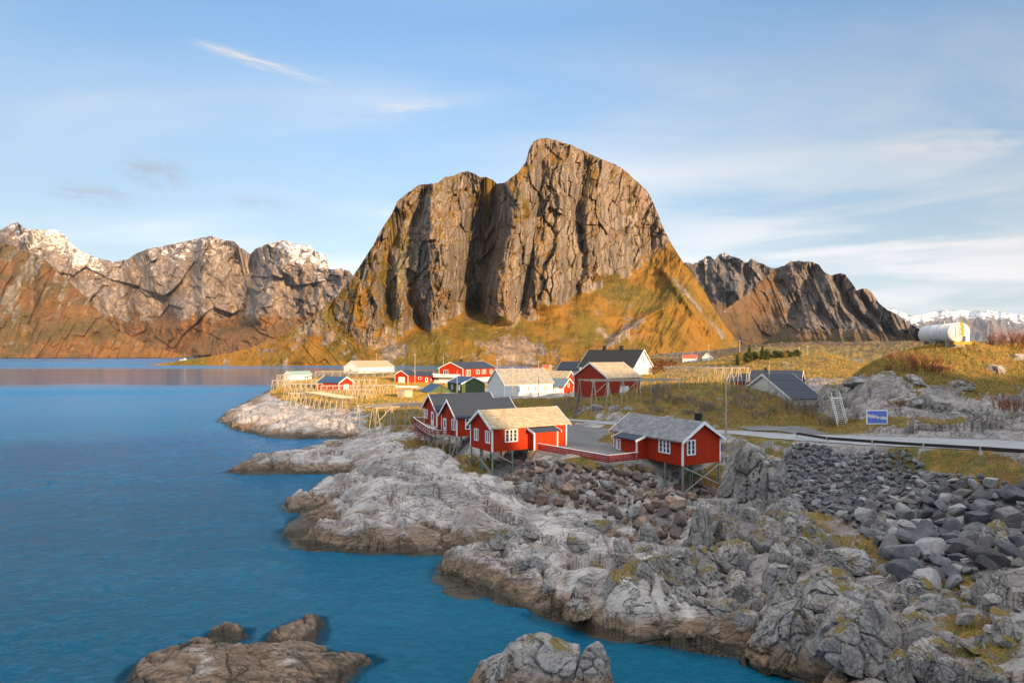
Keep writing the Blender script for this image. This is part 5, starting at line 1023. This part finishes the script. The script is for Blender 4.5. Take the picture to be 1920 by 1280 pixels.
def stone_mat(name, c1, c2, c3, tide=True, grass=False, dark=.4):
    m, g = mat(name); z = g.sep(g.pos)[2]; info = g.n('ShaderNodeObjectInfo').outputs['Random']
    a = g.noise(g.pos, .7, 6, .62, .4); b = g.noise(g.pos, 3.2, 7, .68, .5); c = g.noise(g.pos, 11, 5, .7)
    wv = g.vscale(g.tc, (1.3, 3.2, 1.6)); vor = g.n('ShaderNodeTexVoronoi', feature='DISTANCE_TO_EDGE', inp={'Scale': 1.6 if not grass else 2.2}); nn_ = g.n('ShaderNodeTexNoise', inp={'Scale': 1.6, 'Detail': 4.0}); g.t.links.new(g.tc, nn_.inputs[0]); ad = g.n('ShaderNodeVectorMath', operation='ADD'); g.t.links.new(wv, ad.inputs[0]); g.t.links.new(nn_.outputs['Color'], ad.inputs[1]); g.t.links.new(ad.outputs[0], vor.inputs['Vector'])
    crack = g.smooth(vor.outputs[0], .0, .022)
    rock = g.mix(g.smooth(a, .36, .64), c1, c2)
    if not tide: rock = g.mix(g.smooth(info, .35, .8), rock, c3); rock = g.mix(.9, rock, g.mix(g.m('FRACT', g.m('MULTIPLY', info, 13.7)), (.55,.55,.56), (1.25,1.2,1.15)), 'MULTIPLY'); rock = g.mix(g.m('MULTIPLY', g.smooth(g.m('FRACT', g.m('MULTIPLY', info, 7.3)), .82, .9), .8), rock, (.36,.34,.33))
    else: rock = g.mix(g.m('MULTIPLY', g.smooth(b, .5, .7), .6), rock, c3)
    rock = g.mix(g.m('MULTIPLY', g.smooth(b, .56, .36), dark), rock, tuple(v*.38 for v in c1)); rock = g.mix(g.m('MULTIPLY', g.smooth(c, .58, .72), .35), rock, tuple(min(v*1.6, .5) for v in c2))
    if tide:
        zz = g.m('ADD', z, g.m('MULTIPLY', g.m('SUBTRACT', a, .5), 1.6)); rock = g.mix(g.m('MULTIPLY', g.smooth(zz, 1.55, .85), .85), rock, g.mix(g.smooth(b, .35, .65), (.12,.07,.035), (.30,.19,.11)))
        rock = g.mix(g.smooth(zz, .5, .2), rock, (.05,.04,.025)); rock = g.mix(g.m('MULTIPLY', g.m('SUBTRACT', 1.0, crack), .75), rock, (.05,.043,.04))
    if grass:
        nz = g.sep(g.n('ShaderNodeNewGeometry').outputs['Normal'])[2]
        gm = g.m('MULTIPLY', g.smooth(nz, .35, .7), g.smooth(g.m('ADD', g.noise(g.pos, .45, 5, .6), g.m('MULTIPLY', g.m('SUBTRACT', g.noise(g.pos, 4, 4, .7), .5), .3)), .52, .57)); gm = g.m('MULTIPLY', gm, g.smooth(z, 1.6, 2.4))
        rock = g.mix(gm, rock, g.mix(g.noise(g.pos, 3, 5, .7), (.24,.15,.04), (.11,.10,.025)))
    setc(g, rock, g.m('ADD', g.m('MULTIPLY', b, .6), g.m('ADD', g.m('MULTIPLY', c, .15), g.m('MULTIPLY', crack, .25 if tide else 0))), .12, .9, .85); g.bs.inputs['Specular IOR Level'].default_value = .3; return m
M_brown = stone_mat('brown_boulder_rock', (.185,.125,.095), (.29,.20,.145), (.15,.125,.12), False)
M_grey = stone_mat('dark_grey_boulder_rock', (.10,.106,.117), (.20,.205,.215), (.135,.128,.125), False)
M_out = stone_mat('grey_bedrock', (.23,.215,.205), (.40,.365,.34), (.18,.155,.14), True, True, .5)
def land_many(x, y):
    z = []
    for a, b in zip(np.array_split(x, max(1, len(x)//40000)), np.array_split(y, max(1, len(x)//40000))): z.append(land(a, b)[0])
    return np.concatenate(z)
def scatter(poly, tries, size, mind, seed):
    """poly in photo pixels -> spots on the smooth land, kept apart by mind times their size"""
    pts = [tuple(ground_at(*p)[:2]) for p in poly]; xs = [p[0] for p in pts]; ys = [p[1] for p in pts]; rs = np.random.RandomState(seed)
    x = rs.uniform(min(xs), max(xs), tries); y = rs.uniform(min(ys), max(ys), tries); k = poly_dist(x, y, pts)+rs.rand(tries)*.8 < 0; x, y = x[k], y[k]
    s_ = size(x, y, rs); o = np.argsort(-s_); x, y, s_ = x[o], y[o], s_[o]; keep = []; kx = np.zeros(0); ky = np.zeros(0); ks = np.zeros(0)
    for i in range(len(x)):
        if len(kx) and ((np.hypot(kx-x[i], ky-y[i]) < (ks+s_[i])*mind).any()): continue
        keep.append(i); kx = np.append(kx, x[i]); ky = np.append(ky, y[i]); ks = np.append(ks, s_[i])
    return kx, ky, ks
def rocks(name, label, group, m, kx, ky, ks, nproto, maxn, seed, lift=.30, stuff_label=None, n=3, stretch=1.0):
    if name == 'boulder': k_ = np.min([np.hypot(kx-a, ky-b) for a, b in ((16.7,61.3),(15.6,63.6),(21.3,64.3),(-2.2,70.2),(0,71.6))], 0) > .9+ks*.6; kx, ky, ks = kx[k_], ky[k_], ks[k_]
    zz = land_many(kx, ky); vis = ks/ky*(1+.0*ky); o = np.argsort(-vis); rs = np.random.RandomState(seed); protos = []
    for i in range(nproto):
        V, Fc = boulder_v(n, seed+i*7); me = np_mesh(name, V, Fc, smooth=False); me.materials.append(m); protos.append(me)
    for i in o[:maxn]:
        ob = bpy.data.objects.new(name, protos[rs.randint(nproto)]); C.objects.link(ob); ob.location = (kx[i], ky[i], zz[i]+ks[i]*lift*(.6+.8*rs.rand())); ob.rotation_euler = (rs.uniform(-.6,.6), rs.uniform(-.6,.6), rs.rand()*6.28); s_ = ks[i]; ob.scale = (s_*rs.uniform(.85,1.25)*stretch, s_, s_*rs.uniform(.8,1.1)); tag(ob, label, 'boulder', group)
    if len(o) > maxn:
        Vs = []; Fs = []; b = 0; V2 = [boulder_v(2, seed+50+i, 10) for i in range(6)]
        for i in o[maxn:]:
            V, Fc = V2[rs.randint(6)]; Rm = np.array(Matrix.Rotation(rs.rand()*6.28, 3, Vector(rs.randn(3)).normalized())); Vs.append((V*ks[i]*rs.uniform(.8,1.2,3))@Rm.T+np.array([kx[i], ky[i], zz[i]+ks[i]*lift])); Fs.append(Fc+b); b += len(V)
        tag(link('rubble', np_mesh('rubble', np.concatenate(Vs), np.concatenate(Fs), smooth=False), None, m), stuff_label, 'rubble', None, 'stuff')
    print(name, len(kx))
bp_ = [(955,868),(1000,852),(1060,866),(1140,882),(1198,876),(1250,886),(1330,905),(1352,935),(1310,955),(1300,985),(1240,1012),(1180,985),(1130,965),(1050,962),(985,945),(950,905)]
kx, ky, ks = scatter(bp_, 9000, lambda x, y, rs: .26+.62*rs.rand(len(x))**2.6, .62, 5)
rocks('boulder', 'brown angular boulder in the heap tumbled below the red rail fence', 'brown boulders heaped under the cabins', M_brown, kx, ky, ks, 12, 300, 21, .38, 'small brown stones between the boulders under the cabins', 4)
gp_ = [(1465,868),(1488,838),(1560,846),(1650,852),(1700,866),(1740,885),(1800,893),(1870,905),(1935,930),(1950,1030),(1925,1060),(1880,1085),(1800,1090),(1760,1120),(1700,1100),(1650,1030),(1600,985),(1560,970),(1500,962),(1450,950),(1462,905)]
kx, ky, ks = scatter(gp_, 42000, lambda x, y, rs: (.13+.36*rs.rand(len(x))**2.4)*(1+1.6*sstep(-y, -54, -41)*rs.rand(len(x))**1.6), .60, 6)
rocks('scree_boulder', 'dark grey angular stone lying on the scree slope below the guard rail', 'dark grey stones of the scree slope', M_grey, kx, ky, ks, 12, 300, 61, .34, 'dark grey broken stones covering the scree slope', 3, 1.15)
# scattered shore stones
kx, ky, ks = scatter([(1240,1000),(1330,1020),(1400,1080),(1390,1150),(1330,1190),(1240,1170),(1220,1110),(1260,1060)], 1500, lambda x, y, rs: .14+.34*rs.rand(len(x))**2, .75, 8)
rocks('shore_stone', 'pale grey stone lying in the gully between the two big shore outcrops', 'stones in the gully by the near pool', M_out, kx, ky, ks, 6, 200, 91, .3, None, 3)
kx, ky, ks = scatter([(1720,1090),(1800,1060),(1915,1090),(1960,1200),(1930,1275),(1830,1270),(1790,1220),(1740,1160)], 400, lambda x, y, rs: .22+.42*rs.rand(len(x))**2, 1.15, 9)
rocks('turf_stone', 'grey stone set in the grassy slope at the lower right', 'stones in the turf at the lower right', M_out, kx, ky, ks, 6, 120, 97, .25, None, 4)
kx, ky, ks = scatter([(1190,1195),(1300,1190),(1420,1225),(1500,1262),(1560,1290),(1420,1290),(1300,1240)], 500, lambda x, y, rs: .15+.4*rs.rand(len(x))**2, .9, 12)
rocks('pool_stone', 'wet brown stone lying in the shallow pool beside the black pipe', 'wet stones in the shallow pool', M_out, kx, ky, ks, 6, 120, 99, .2, None, 4)
# big knobs of bedrock: pixel centre, pixel width and height, seed, what sets each apart
OUT = [(1420,884,172,168,1,'tall round outcrop with a grassy crown between the slate roofed cabin and the scree'),
 (1480,1185,165,165,2,'largest split grey outcrop rising straight from the near pool'),(1640,1182,200,165,3,'broad cracked outcrop with slanting furrows at the bottom of the picture'),(1575,1108,150,95,4,'long sloping grey slab above the broad cracked outcrop'),
 (1752,1240,75,85,5,'small round knob at the foot of the broad cracked outcrop'),(1700,1258,70,70,6,'pale knob wedged beside the broad cracked outcrop'),(1735,1105,90,60,7,'rounded grey rock at the head of the grassy hollow below the scree'),
 (1318,975,62,110,8,'upright grey outcrop under the stilts of the slate roofed cabin'),(1435,1000,44,82,9,'narrow upright outcrop left of the small grassy terrace'),(1385,1035,78,80,10,'rounded outcrop just left of the narrow upright one'),(1470,1080,95,75,11,'humped outcrop behind the largest pool outcrop'),
 (1490,975,110,45,12,'low flat outcrop along the upper edge of the small grassy terrace'),(1495,1035,50,52,13,'small round outcrop at the edge of the small grassy terrace'),(1600,1052,110,45,14,'low ridge of rock closing the grassy terrace towards the scree'),(1560,1030,34,44,15,'little knob of rock in the middle of the grassy terrace'),
 (1655,990,48,52,16,'single pale outcrop emerging in the lower scree'),(1370,985,60,70,17,'lichened rock between the tall crowned outcrop and the stilts'),(1340,955,90,44,18,'low mossy outcrop beside the right hand stilts'),
 (1890,1010,90,80,19,'angular outcrop at the upper right below the scree'),(1880,1110,80,80,20,'cracked outcrop in the turf near the right edge'),(1905,1190,70,70,21,'outcrop at the right edge above the last turf'),(1840,1170,60,50,22,'flat topped rock in the middle of the right hand turf'),(1800,1260,70,60,23,'pale rock at the lower right bottom edge'),(1880,1262,90,50,24,'wide low rock in the lower right corner'),
 (1215,1000,52,44,25,'pale tilted rock at the lower end of the brown boulder heap'),(990,925,70,56,26,'large smooth pinkish rock beside the front stilt of the sunlit cabin'),(1035,905,46,60,27,'slanting pale rock right of the smooth pinkish rock'),(1045,940,80,44,28,'long pale slab under the brown boulder heap'),(1110,985,70,34,29,'low pale rock on the upper slope of the second headland'),
 (1235,1065,90,70,30,'big pale dome on the second headland below the boulders'),(1170,1100,110,80,31,'broad grey dome near the tip of the second headland'),(1300,1045,60,60,32,'grey knob between the second headland and the gully'),(1190,1165,70,50,33,'brown knob at the waterline of the second headland'),(1255,1160,56,60,34,'brown blocky rock at the mouth of the gully'),
 (1022,1248,205,155,35,'pale cracked sea rock standing in the water in the foreground'),(925,1262,150,120,36,'dark brown sea rock left of the pale cracked one'),(1110,1264,130,112,37,'brown stained sea rock on the right flank of the pale cracked one'),(585,1178,50,42,38,'squarish brown block on the tidal ledge'),(1560,1235,80,60,39,'dark wet rock between the two largest pool outcrops'),(1395,1112,70,60,40,'grey rock left of the largest pool outcrop'),
 (1560,683,88,40,47,'sunlit rock face of the knoll beyond the ochre warehouse'),(1525,697,60,24,48,'low sunlit rock left of the knoll face'),(1600,706,40,20,49,'small rock right of the knoll face'),(1478,684,50,18,50,'rocky hump between the evergreens and the knoll'),
 (1615,712,70,34,51,'sunlit grey rock at the seaward shoulder of the tank hill'),(1668,704,60,26,52,'pale rock in the golden grass above the wooden steps'),(1730,712,80,30,53,'broad pale rock in the middle of the tank hill slope'),(1800,722,70,26,54,'pale rock right of the middle of the tank hill slope'),(1868,690,80,30,55,'grey rock high on the right side of the tank hill'),(1905,668,60,24,56,'bare rock on the right hand skyline of the tank hill'),(1560,740,60,60,57,'steep grey buttress at the left end of the tank hill'),(1700,748,80,50,58,'grey buttress up to the right of the map board'),(1765,764,74,50,59,'grey buttress in the middle of the road cut'),(1826,774,80,46,60,'grey blocky wall at the right part of the road cut'),(1895,770,70,40,61,'dark blocky wall at the right edge of the road cut'),
 (1352,752,50,28,62,'low grey rock on the grassy rise just left of the tall roadside pole'),(1306,772,40,20,63,'half buried rock in the lower grass of the rise'),(1405,748,56,26,64,'grey ledge at the right side of the grassy rise'),(1432,770,44,22,65,'small ledge above the gravel lay-by'),(1236,752,34,20,66,'rock at the foot of the grey drying rack right end'),(1052,785,30,22,67,'rock beside the road bend behind the sunlit shingle roof'),
 (1335,1178,44,40,41,'ochre stained rock at the edge of the near pool'),(1080,1140,70,46,42,'rusty brown knob at the waterline of the second headland tip'),(1122,770,62,44,43,'blue-grey rock face of the bank below the grey drying rack'),(1090,770,46,38,44,'left rock of the bank below the barn'),(1172,772,60,34,45,'right rock of the bank below the grey drying rack'),(1147,772,34,42,46,'pillar like rock in the middle of the bank below the barn')]
for px, py, w, h, sd_, lab in OUT:
    base_py = py+h*.42; p = ground_at(px, base_py) if py > 1200 or h > 60 else ground_at(px, py+h*.3)
    if sd_ in (35,36,37): p = P(px, base_py, 0)
    if 47 <= sd_ <= 50: p = Q(px, 222, 0)
    if sd_ > 50: w *= .9; h *= .8
    if sd_ > 61 or 43 <= sd_ <= 46: p = ground_at(px, py)
    k = p.y/F; hw, hh = w*k/2, h*k/2; V, Fc = outcrop_v(6 if w > 60 and p.y < 70 else 5, sd_)
    bot = (CZ-(py+h/2-HY)/F*p.y); dpt = (hw*.85+hh*.4); V = V*np.array([hw*1.06, dpt*.9, hh*1.12]); cz_ = CZ-(py-HY)/F*p.y
    ob = link('outcrop', np_mesh('outcrop', V, Fc), None, M_out); ob.location = (p.x, p.y+dpt*.35, cz_-hh*.05); tag(ob, lab, 'rock', 'knobs of bedrock')
pm = []
for i in range(14):
    V, Fc = outcrop_v(5, 300+i); me = np_mesh('rock_knob', V, Fc); me.materials.append(M_out); pm.append(me)
kx, ky, ks = scatter([(1262,1010),(1330,990),(1400,960),(1470,950),(1540,985),(1600,1075),(1660,1090),(1730,1130),(1780,1190),(1800,1290),(1650,1330),(1540,1270),(1440,1225),(1330,1190),(1270,1130),(1240,1060)], 2500, lambda x, y, rs: .42+.85*rs.rand(len(x))**1.8, .80, 31)
kz = land_many(kx, ky); rs = np.random.RandomState(5)
for i in range(len(kx)):
    o = bpy.data.objects.new('rock_knob', pm[rs.randint(14)]); C.objects.link(o); o.location = (kx[i], ky[i], kz[i]+ks[i]*.22); o.rotation_euler = (rs.uniform(-.35,.35), rs.uniform(-.35,.35), rs.rand()*6.28); o.scale = (ks[i]*rs.uniform(.9,1.35), ks[i], ks[i]*rs.uniform(.75,1.15)); tag(o, 'grey cracked rock packed in between the big foreground outcrops', 'rock', 'smaller rocks among the foreground outcrops')
kx, ky, ks = scatter([(960,1010),(1010,985),(1080,975),(1180,1010),(1240,1030),(1260,1110),(1220,1180),(1120,1170),(1040,1140),(980,1110),(900,1080)], 400, lambda x, y, rs: .45+.8*rs.rand(len(x))**2, 1.25, 32); kz = land_many(kx, ky)
for i in range(len(kx)):
    o = bpy.data.objects.new('rock_knob', pm[rs.randint(14)]); C.objects.link(o); o.location = (kx[i], ky[i], kz[i]+ks[i]*.12); o.rotation_euler = (rs.uniform(-.35,.35), rs.uniform(-.35,.35), rs.rand()*6.28); o.scale = (ks[i]*rs.uniform(1,1.6), ks[i], ks[i]*rs.uniform(.6,.9)); tag(o, 'pale cracked rock bulging out of the second headland', 'rock', 'rocks of the second headland')
# ------------------------------------------------------------------ grass blades
def grass_mat(name, c1, c2, c3):
    m, g = mat(name); t_ = attr(g, 'tone'); n = g.noise(g.pos, .35, 4, .6); c = g.mix(g.smooth(n, .38, .62), c1, c2); c = g.mix(g.smooth(t_, .45, 1.0), c, c3); setc(g, c, rough=.8); g.bs.inputs['Specular IOR Level'].default_value = .1; return m
def tufts(X, Y, Z, hgt, wid, nb, seed, sp=.18):
    rs = np.random.RandomState(seed); n = len(X); N = n*nb; bx = np.repeat(X, nb)+rs.randn(N)*sp; by = np.repeat(Y, nb)+rs.randn(N)*sp; bz_ = np.repeat(Z, nb)-.03; H = np.repeat(hgt, nb)*rs.uniform(.6, 1.25, N); Wd = np.repeat(wid, nb); a = rs.rand(N)*6.28; l = H*rs.uniform(.1,.6,N); la = rs.rand(N)*6.28
    v = np.empty((N, 3, 3)); v[:,0] = np.stack([bx-np.cos(a)*Wd, by-np.sin(a)*Wd, bz_], -1); v[:,1] = np.stack([bx+np.cos(a)*Wd, by+np.sin(a)*Wd, bz_], -1); v[:,2] = np.stack([bx+np.cos(la)*l, by+np.sin(la)*l, bz_+H], -1)
    return v.reshape(-1,3), np.arange(N*3).reshape(-1,3), np.repeat(np.repeat(rs.rand(n), nb), 3)
M_grass = grass_mat('dry_grass', (.40,.24,.06), (.17,.17,.035), (.48,.32,.11))
rs = np.random.RandomState(33)
area = (Vt[:,1]**2*.0016*.0045); wgt = sstep(Gt, .02, .35)*(Vt[:,2] > 1.2)*(np.abs(Vt[:,0]/np.maximum(Vt[:,1],24)) < .92)*(Vt[:,1] > 26)*(Vt[:,1] < 330)
fd = np.minimum(np.minimum(seg_dist(Vt[:,0], Vt[:,1], ROAD), seg_dist(Vt[:,0], Vt[:,1], LAYBY)), np.maximum(poly_dist(Vt[:,0], Vt[:,1], YARD), -poly_dist(Vt[:,0], Vt[:,1], ISLE)))
rowgap = np.gradient(rows)[:,None]*np.ones(NC)[None,:]; cell = (rowgap.ravel()*np.maximum(Vt[:,1],24)*(us[1]-us[0]))
wgt = wgt*(fd > .25)*cell/np.maximum(Vt[:,1]/60, .5)**1.15*(1+2.5*np.exp(-((Vt[:,0]/np.maximum(Vt[:,1],24)-.70)/.16)**2)*(Vt[:,1] > 76)*(Vt[:,1] < 115)); wgt /= wgt.sum(); idx = rs.choice(len(Vt), 150000, p=wgt)
gx, gy, gz = Vt[idx].T; sc_ = np.clip(gy/75, .7, 2.6)
V, Fc, tn = tufts(gx, gy, gz, (.16+.30*rs.rand(len(gx))**2)*np.clip(sc_, .8, 1.5), .022*sc_, 5, 41, .16)
tag(link('grass', np_mesh('grass', V, Fc, {'tone': tn}, False), None, M_grass), 'dry golden and green grass growing on the slopes', 'grass', None, 'stuff')
# ------------------------------------------------------------------ shrubs and trees
M_twig = plain('red_brown_twig', (.24,.085,.045), .85, .3); M_twig2 = plain('grey_twig', (.24,.19,.14), .85, .4); M_bark = plain('dark_bark', (.09,.065,.045), .9, .4)
def leafm(name, c1, c2):
    m, g = mat(name); n = g.noise(g.pos, 1.1, 4, .6); c = g.mix(g.smooth(n, .38, .62), c1, c2); setc(g, c, rough=.8); g.bs.inputs['Specular IOR Level'].default_value = .15; return m
M_pine = leafm('pine_needles', (.028,.048,.018), (.075,.085,.022)); M_yel = leafm('yellowing_leaves', (.28,.16,.02), (.13,.12,.02)); M_rust = leafm('russet_leaves', (.20,.085,.03), (.12,.06,.025))
def twigs(h, w, n, seed, r=.034):
    rs = random.Random(seed); mb = MB()
    def grow(p, d, L, r_, k):
        q_ = p+d*L; mb.bar(p, q_, r_*2, n=3, taper=.6)
        if k:
            for _ in range(3): e = (d+Vector((rs.uniform(-1,1), rs.uniform(-1,1), rs.uniform(-.1,.7)))*.62).normalized(); grow(p+d*L*rs.uniform(.45,1), e, L*rs.uniform(.5,.8), r_*.6, k-1)
    for i in range(n):
        a = rs.random()*6.28; rr = w*.35*math.sqrt(rs.random()); d = Vector((math.cos(a)*rs.uniform(.05,.55)*w/h, math.sin(a)*rs.uniform(.05,.55)*w/h, 1)).normalized()
        grow(Vector((math.cos(a)*rr, math.sin(a)*rr, -.1)), d, h*rs.uniform(.35,.55), r*rs.uniform(.7,1.2), 3)
    return mb
TW = [twigs(2.3, 3.2, 20, 5), twigs(2.2, 2.4, 14, 6), twigs(1.5, 2.6, 18, 7)]
TWM = [t.build('bare_shrub', M_twig, None, fix=False).data for t in TW]; TWM2 = [m_.copy() for m_ in TWM]
for m_ in TWM2: m_.materials.clear(); m_.materials.append(M_twig2)
for o in [o for o in bpy.data.objects if o.name.startswith('bare_shrub')]: bpy.data.objects.remove(o)
SHR = [(1690,88,1.0,0,'tallest left bare shrub on the tank hill skyline'),(1703,84,.8,1,'bare red shrub at the left slope of the tank hill'),(1740,84,1.15,0,'wide bare red shrub right in front of the white tank'),(1757,83,1.0,2,'bare red shrub below the middle of the white tank'),(1725,85,.9,1,'bare shrub hiding the left end of the white tank'),(1772,83.5,.8,2,'low bare shrub below the round end of the tank'),(1875,98,1.2,0,'bare red shrub on the skyline right of the tank'),(1900,96,1.4,0,'large bare red shrub at the right edge skyline'),(1918,95,1.3,1,'last bare shrub at the right edge of the hilltop'),(1848,100,.8,2,'small bare shrub just right of the tank'),(1668,86,.8,2,'low bare shrub at the far left of the tank hill top'),
 (1600,77,.8,2,'brown shrub above the steep wooden steps'),(1690,76,.8,2,'brown shrub in the cleft right of the map board'),(1535,86,1.0,1,'bare bush beside the white wall under the midnight blue roof'),(1508,90,1.1,0,'bare bush in front of the midnight blue roof'),(1545,80,.9,2,'brown bush at the left foot of the tank hill rock'),(1240,108,1.1,2,'dry bush on the grassy rise behind the slate roof'),(1330,96,1.2,2,'dry bush beside the tall roadside pole'),(1290,100,1.0,1,'dry bush in the middle of the grassy rise'),(1400,98,1.2,0,'dry bush on the right side of the grassy rise'),(1450,96,1.1,2,'dry bush above the gravel lay-by'),(1480,102,1.2,1,'dry bush left of the midnight blue roof'),
 (1062,108,1.4,0,'bare brown thicket at the left foot of the barn'),(1075,112,1.3,1,'bare thicket between the barn and the road'),(1052,116,1.2,2,'small bare thicket behind the sunlit shingle roof'),(1878,73.5,.9,1,'bare shrub against the right hand rock wall by the road'),(1905,74,1.0,0,'bare shrub by the road at the right edge'),(806,82.5,.7,1,'bare bush under the seaward end of the timber deck'),(775,84,.7,2,'low bare bush left of the timber deck stilts'),(880,74,.6,2,'low dry bush between the stilts of the front cabins')]
for px, Y, s_, k, lab in SHR:
    v = Q(px, Y, 0); me = (TWM if (k == 0 and px > 1600) or px > 1650 else TWM2)[k]; o = bpy.data.objects.new('bare_shrub', me); C.objects.link(o); o.location = (v.x, v.y, land_z(v.x, v.y)); o.rotation_euler = (0,0,px*1.7); o.scale = (s_,s_,s_); tag(o, lab, 'shrub', 'bare shrubs')
rs = np.random.RandomState(19)
for i in range(70):
    p = ground_at(rs.uniform(1205,1530), rs.uniform(735,788)); o = bpy.data.objects.new('dry_bush', TWM2[i % 3]); s_ = rs.uniform(.35,.8)
    if float(seg_dist(np.array([p.x]), np.array([p.y]), ROAD)[0]) < .8 or float(seg_dist(np.array([p.x]), np.array([p.y]), LAYBY)[0]) < .8: bpy.data.objects.remove(o); continue
    C.objects.link(o); o.location = (p.x, p.y, land_z(p.x, p.y)); o.rotation_euler = (0,0,i*1.3); o.scale = (s_,s_,s_*.9); tag(o, 'small dry heather bush on the grassy rise behind the yard', 'bush', 'dry heather bushes of the rise')
wt = twigs(1.7, .8, 2, 19, .03).build('birch_sapling', plain('white_bark', (.55,.53,.50), .8, .3), None, fix=False); p = ground_at(1655, 1000); wt.location = (p.x, p.y, land_z(p.x, p.y)); tag(wt, 'leafless white sapling growing out of the scree', 'sapling')
def tree_meshes(h, w, seed, conical=True, n=900):
    rs = np.random.RandomState(seed); V = []; Fc = []; t = rs.rand(n)**.8; z = .12*h+.88*h*t
    prof = (1-t)**.8*w/2*(.75+.35*np.sin(t*34+rs.rand())) if conical else w/2*np.sqrt(np.clip(1-(2*t-1.0)**2, 0, 1))*(.7+.4*rs.rand(n))
    a = rs.rand(n)*6.28; lump = 1+.28*np.sin(a*3+t*9+seed); r_ = prof*lump*np.sqrt(rs.uniform(.25, 1, n)); c = np.stack([np.cos(a)*r_, np.sin(a)*r_, z], -1); sz = .035*h+.03*h*rs.rand(n)
    u = rs.randn(n, 3); u /= np.linalg.norm(u, axis=1)[:,None]; w_ = np.cross(u, rs.randn(n, 3)); w_ /= np.linalg.norm(w_, axis=1)[:,None]
    q_ = np.stack([c-u*sz[:,None], c+w_*sz[:,None]*.55, c+u*sz[:,None], c-w_*sz[:,None]*.55], 1).reshape(-1, 3); return q_, np.arange(n*4).reshape(-1, 4)
TR = {}
for k, (h, w, con, m_, n) in {'pine': (5, 2.8, True, M_pine, 1100), 'pine2': (4.4, 3.4, False, M_pine, 1100), 'yellow': (3.6, 3.4, False, M_yel, 900), 'rust': (3.0, 3.6, False, M_rust, 800)}.items():
    crown = np_mesh('crown', *tree_meshes(h, w, len(k), con, n), smooth=False); crown.materials.append(m_); tb_ = MB(); tb_.bar((0,0,-.4), (.05,0,h*.75), .22, n=6, taper=.35)
    for i in range(5): a = i*1.3; tb_.bar((0,0,h*(.2+.11*i)), (math.cos(a)*w*.28, math.sin(a)*w*.28, h*(.3+.12*i)), .08, n=4, taper=.4)
    tm = bpy.data.meshes.new('trunk'); tm.from_pydata(tb_.v, [], tb_.f); tm.materials.append(M_bark); TR[k] = (crown, tm)
def tree(kind, px, Y, s_, label, group, nm='pine_tree'):
    v = Q(px, Y, 0); r_ = empty(nm, (v.x, v.y, land_z(v.x, v.y)), px*.37, label=label, cat='tree', group=group); r_.scale = (s_, s_, s_)
    for n_, me in zip(('crown','trunk'), TR[kind]): o = bpy.data.objects.new(n_, me); C.objects.link(o); o.parent = r_
LB = 'dark evergreen on the slope above the midnight blue roof'; GR = 'evergreens on the rise beyond the village'
rt = random.Random(5)
for i in range(28):
    px = rt.choice((rt.uniform(1392, 1512), rt.gauss(1415, 16), rt.gauss(1470, 18))); Y = rt.uniform(225, 340); tree('pine' if rt.random() < .35 else 'pine2', px, Y, rt.uniform(.6, 1.15), LB, GR)
for px, Y, s_ in ((1400,240,1.1),(1420,262,1.2),(1385,300,1.3),(1432,250,.9),(1470,262,1.0)): tree('yellow', px, Y, s_, 'yellowing broadleaf tree among the evergreens beyond the village', 'yellowing trees beyond the village', 'broadleaf_tree')
for i in range(20):
    px = rt.uniform(1058, 1128); Y = rt.uniform(236, 330); tree('pine2' if i % 3 else 'pine', px, Y, rt.uniform(.8, 1.5), 'dark evergreen crowded behind the barn and the big white house', 'evergreens behind the big white house')
for px, Y, s_ in ((1222,222,1.5),(1235,230,1.4),(1212,226,1.2),(1248,215,1.2),(1262,225,1.3),(1245,240,1.6),(1228,205,.9)): tree('rust', px, Y, s_, 'leafless russet tree right of the big white house gable', 'russet trees right of the big white house', 'broadleaf_tree')
def on_mountain(px, Y): return 3.0+(Y-880)*.1
for i in range(14):
    px = 362+i*2.9+rt.uniform(-1,1); v = Q(px, 905+rt.uniform(-6,14), 4.0); r_ = empty('pine_tree', v, i, label='small yellow-green tree in the planted row on the golden spit', cat='tree', group='tree row on the golden spit'); r_.scale = (1.1,)*3
    for n_, me in zip(('crown','trunk'), TR['yellow']): o = bpy.data.objects.new(n_, me); C.objects.link(o); o.parent = r_
# far forest strips: nobody could count them
fx = []; rs = np.random.RandomState(77)
px = np.concatenate([rs.uniform(1440,1610,700), rs.uniform(1385,1450,120)]); Y = np.concatenate([rs.uniform(1150,1330,700), rs.uniform(600,900,120)]); X_ = (px-960)/F*Y; zz = land_many(X_, Y)
V0, F0 = tree_meshes(9, 6, 3, True, 26); Vs = []; Fs = []; b = 0
for i in range(len(X_)):
    if fbm(np.array([X_[i]/60]), np.array([Y[i]/60]), 5, 2)[0] < -.15: continue
    s_ = rs.uniform(.7, 1.3)*(1 if Y[i] > 1000 else .5); Vs.append(V0*s_+np.array([X_[i], Y[i], zz[i]-1])); Fs.append(F0+b); b += len(V0)
tag(link('forest', np_mesh('forest', np.concatenate(Vs), np.concatenate(Fs), smooth=False), None, M_pine), 'far dark spruce wood at the foot of the ribbed mountain', 'forest', None, 'stuff')
#@@HAZE
def haze():
    mb = MB(); mb.box(-36000, -500, -13, 36000, 22000, 2400); m = bpy.data.materials.new('haze'); m.use_nodes = True; t = m.node_tree; t.nodes.clear(); g = NT(t); o_ = g.n('ShaderNodeOutputMaterial'); v = g.n('ShaderNodeVolumePrincipled', inp={'Color': (.62,.76,1,1), 'Density': 1.1e-5, 'Anisotropy': .1}); t.links.new(v.outputs[0], o_.inputs['Volume'])
    tag(mb.build('haze', m), 'thin blue air haze over the fjord', 'haze', None, 'stuff')
haze()
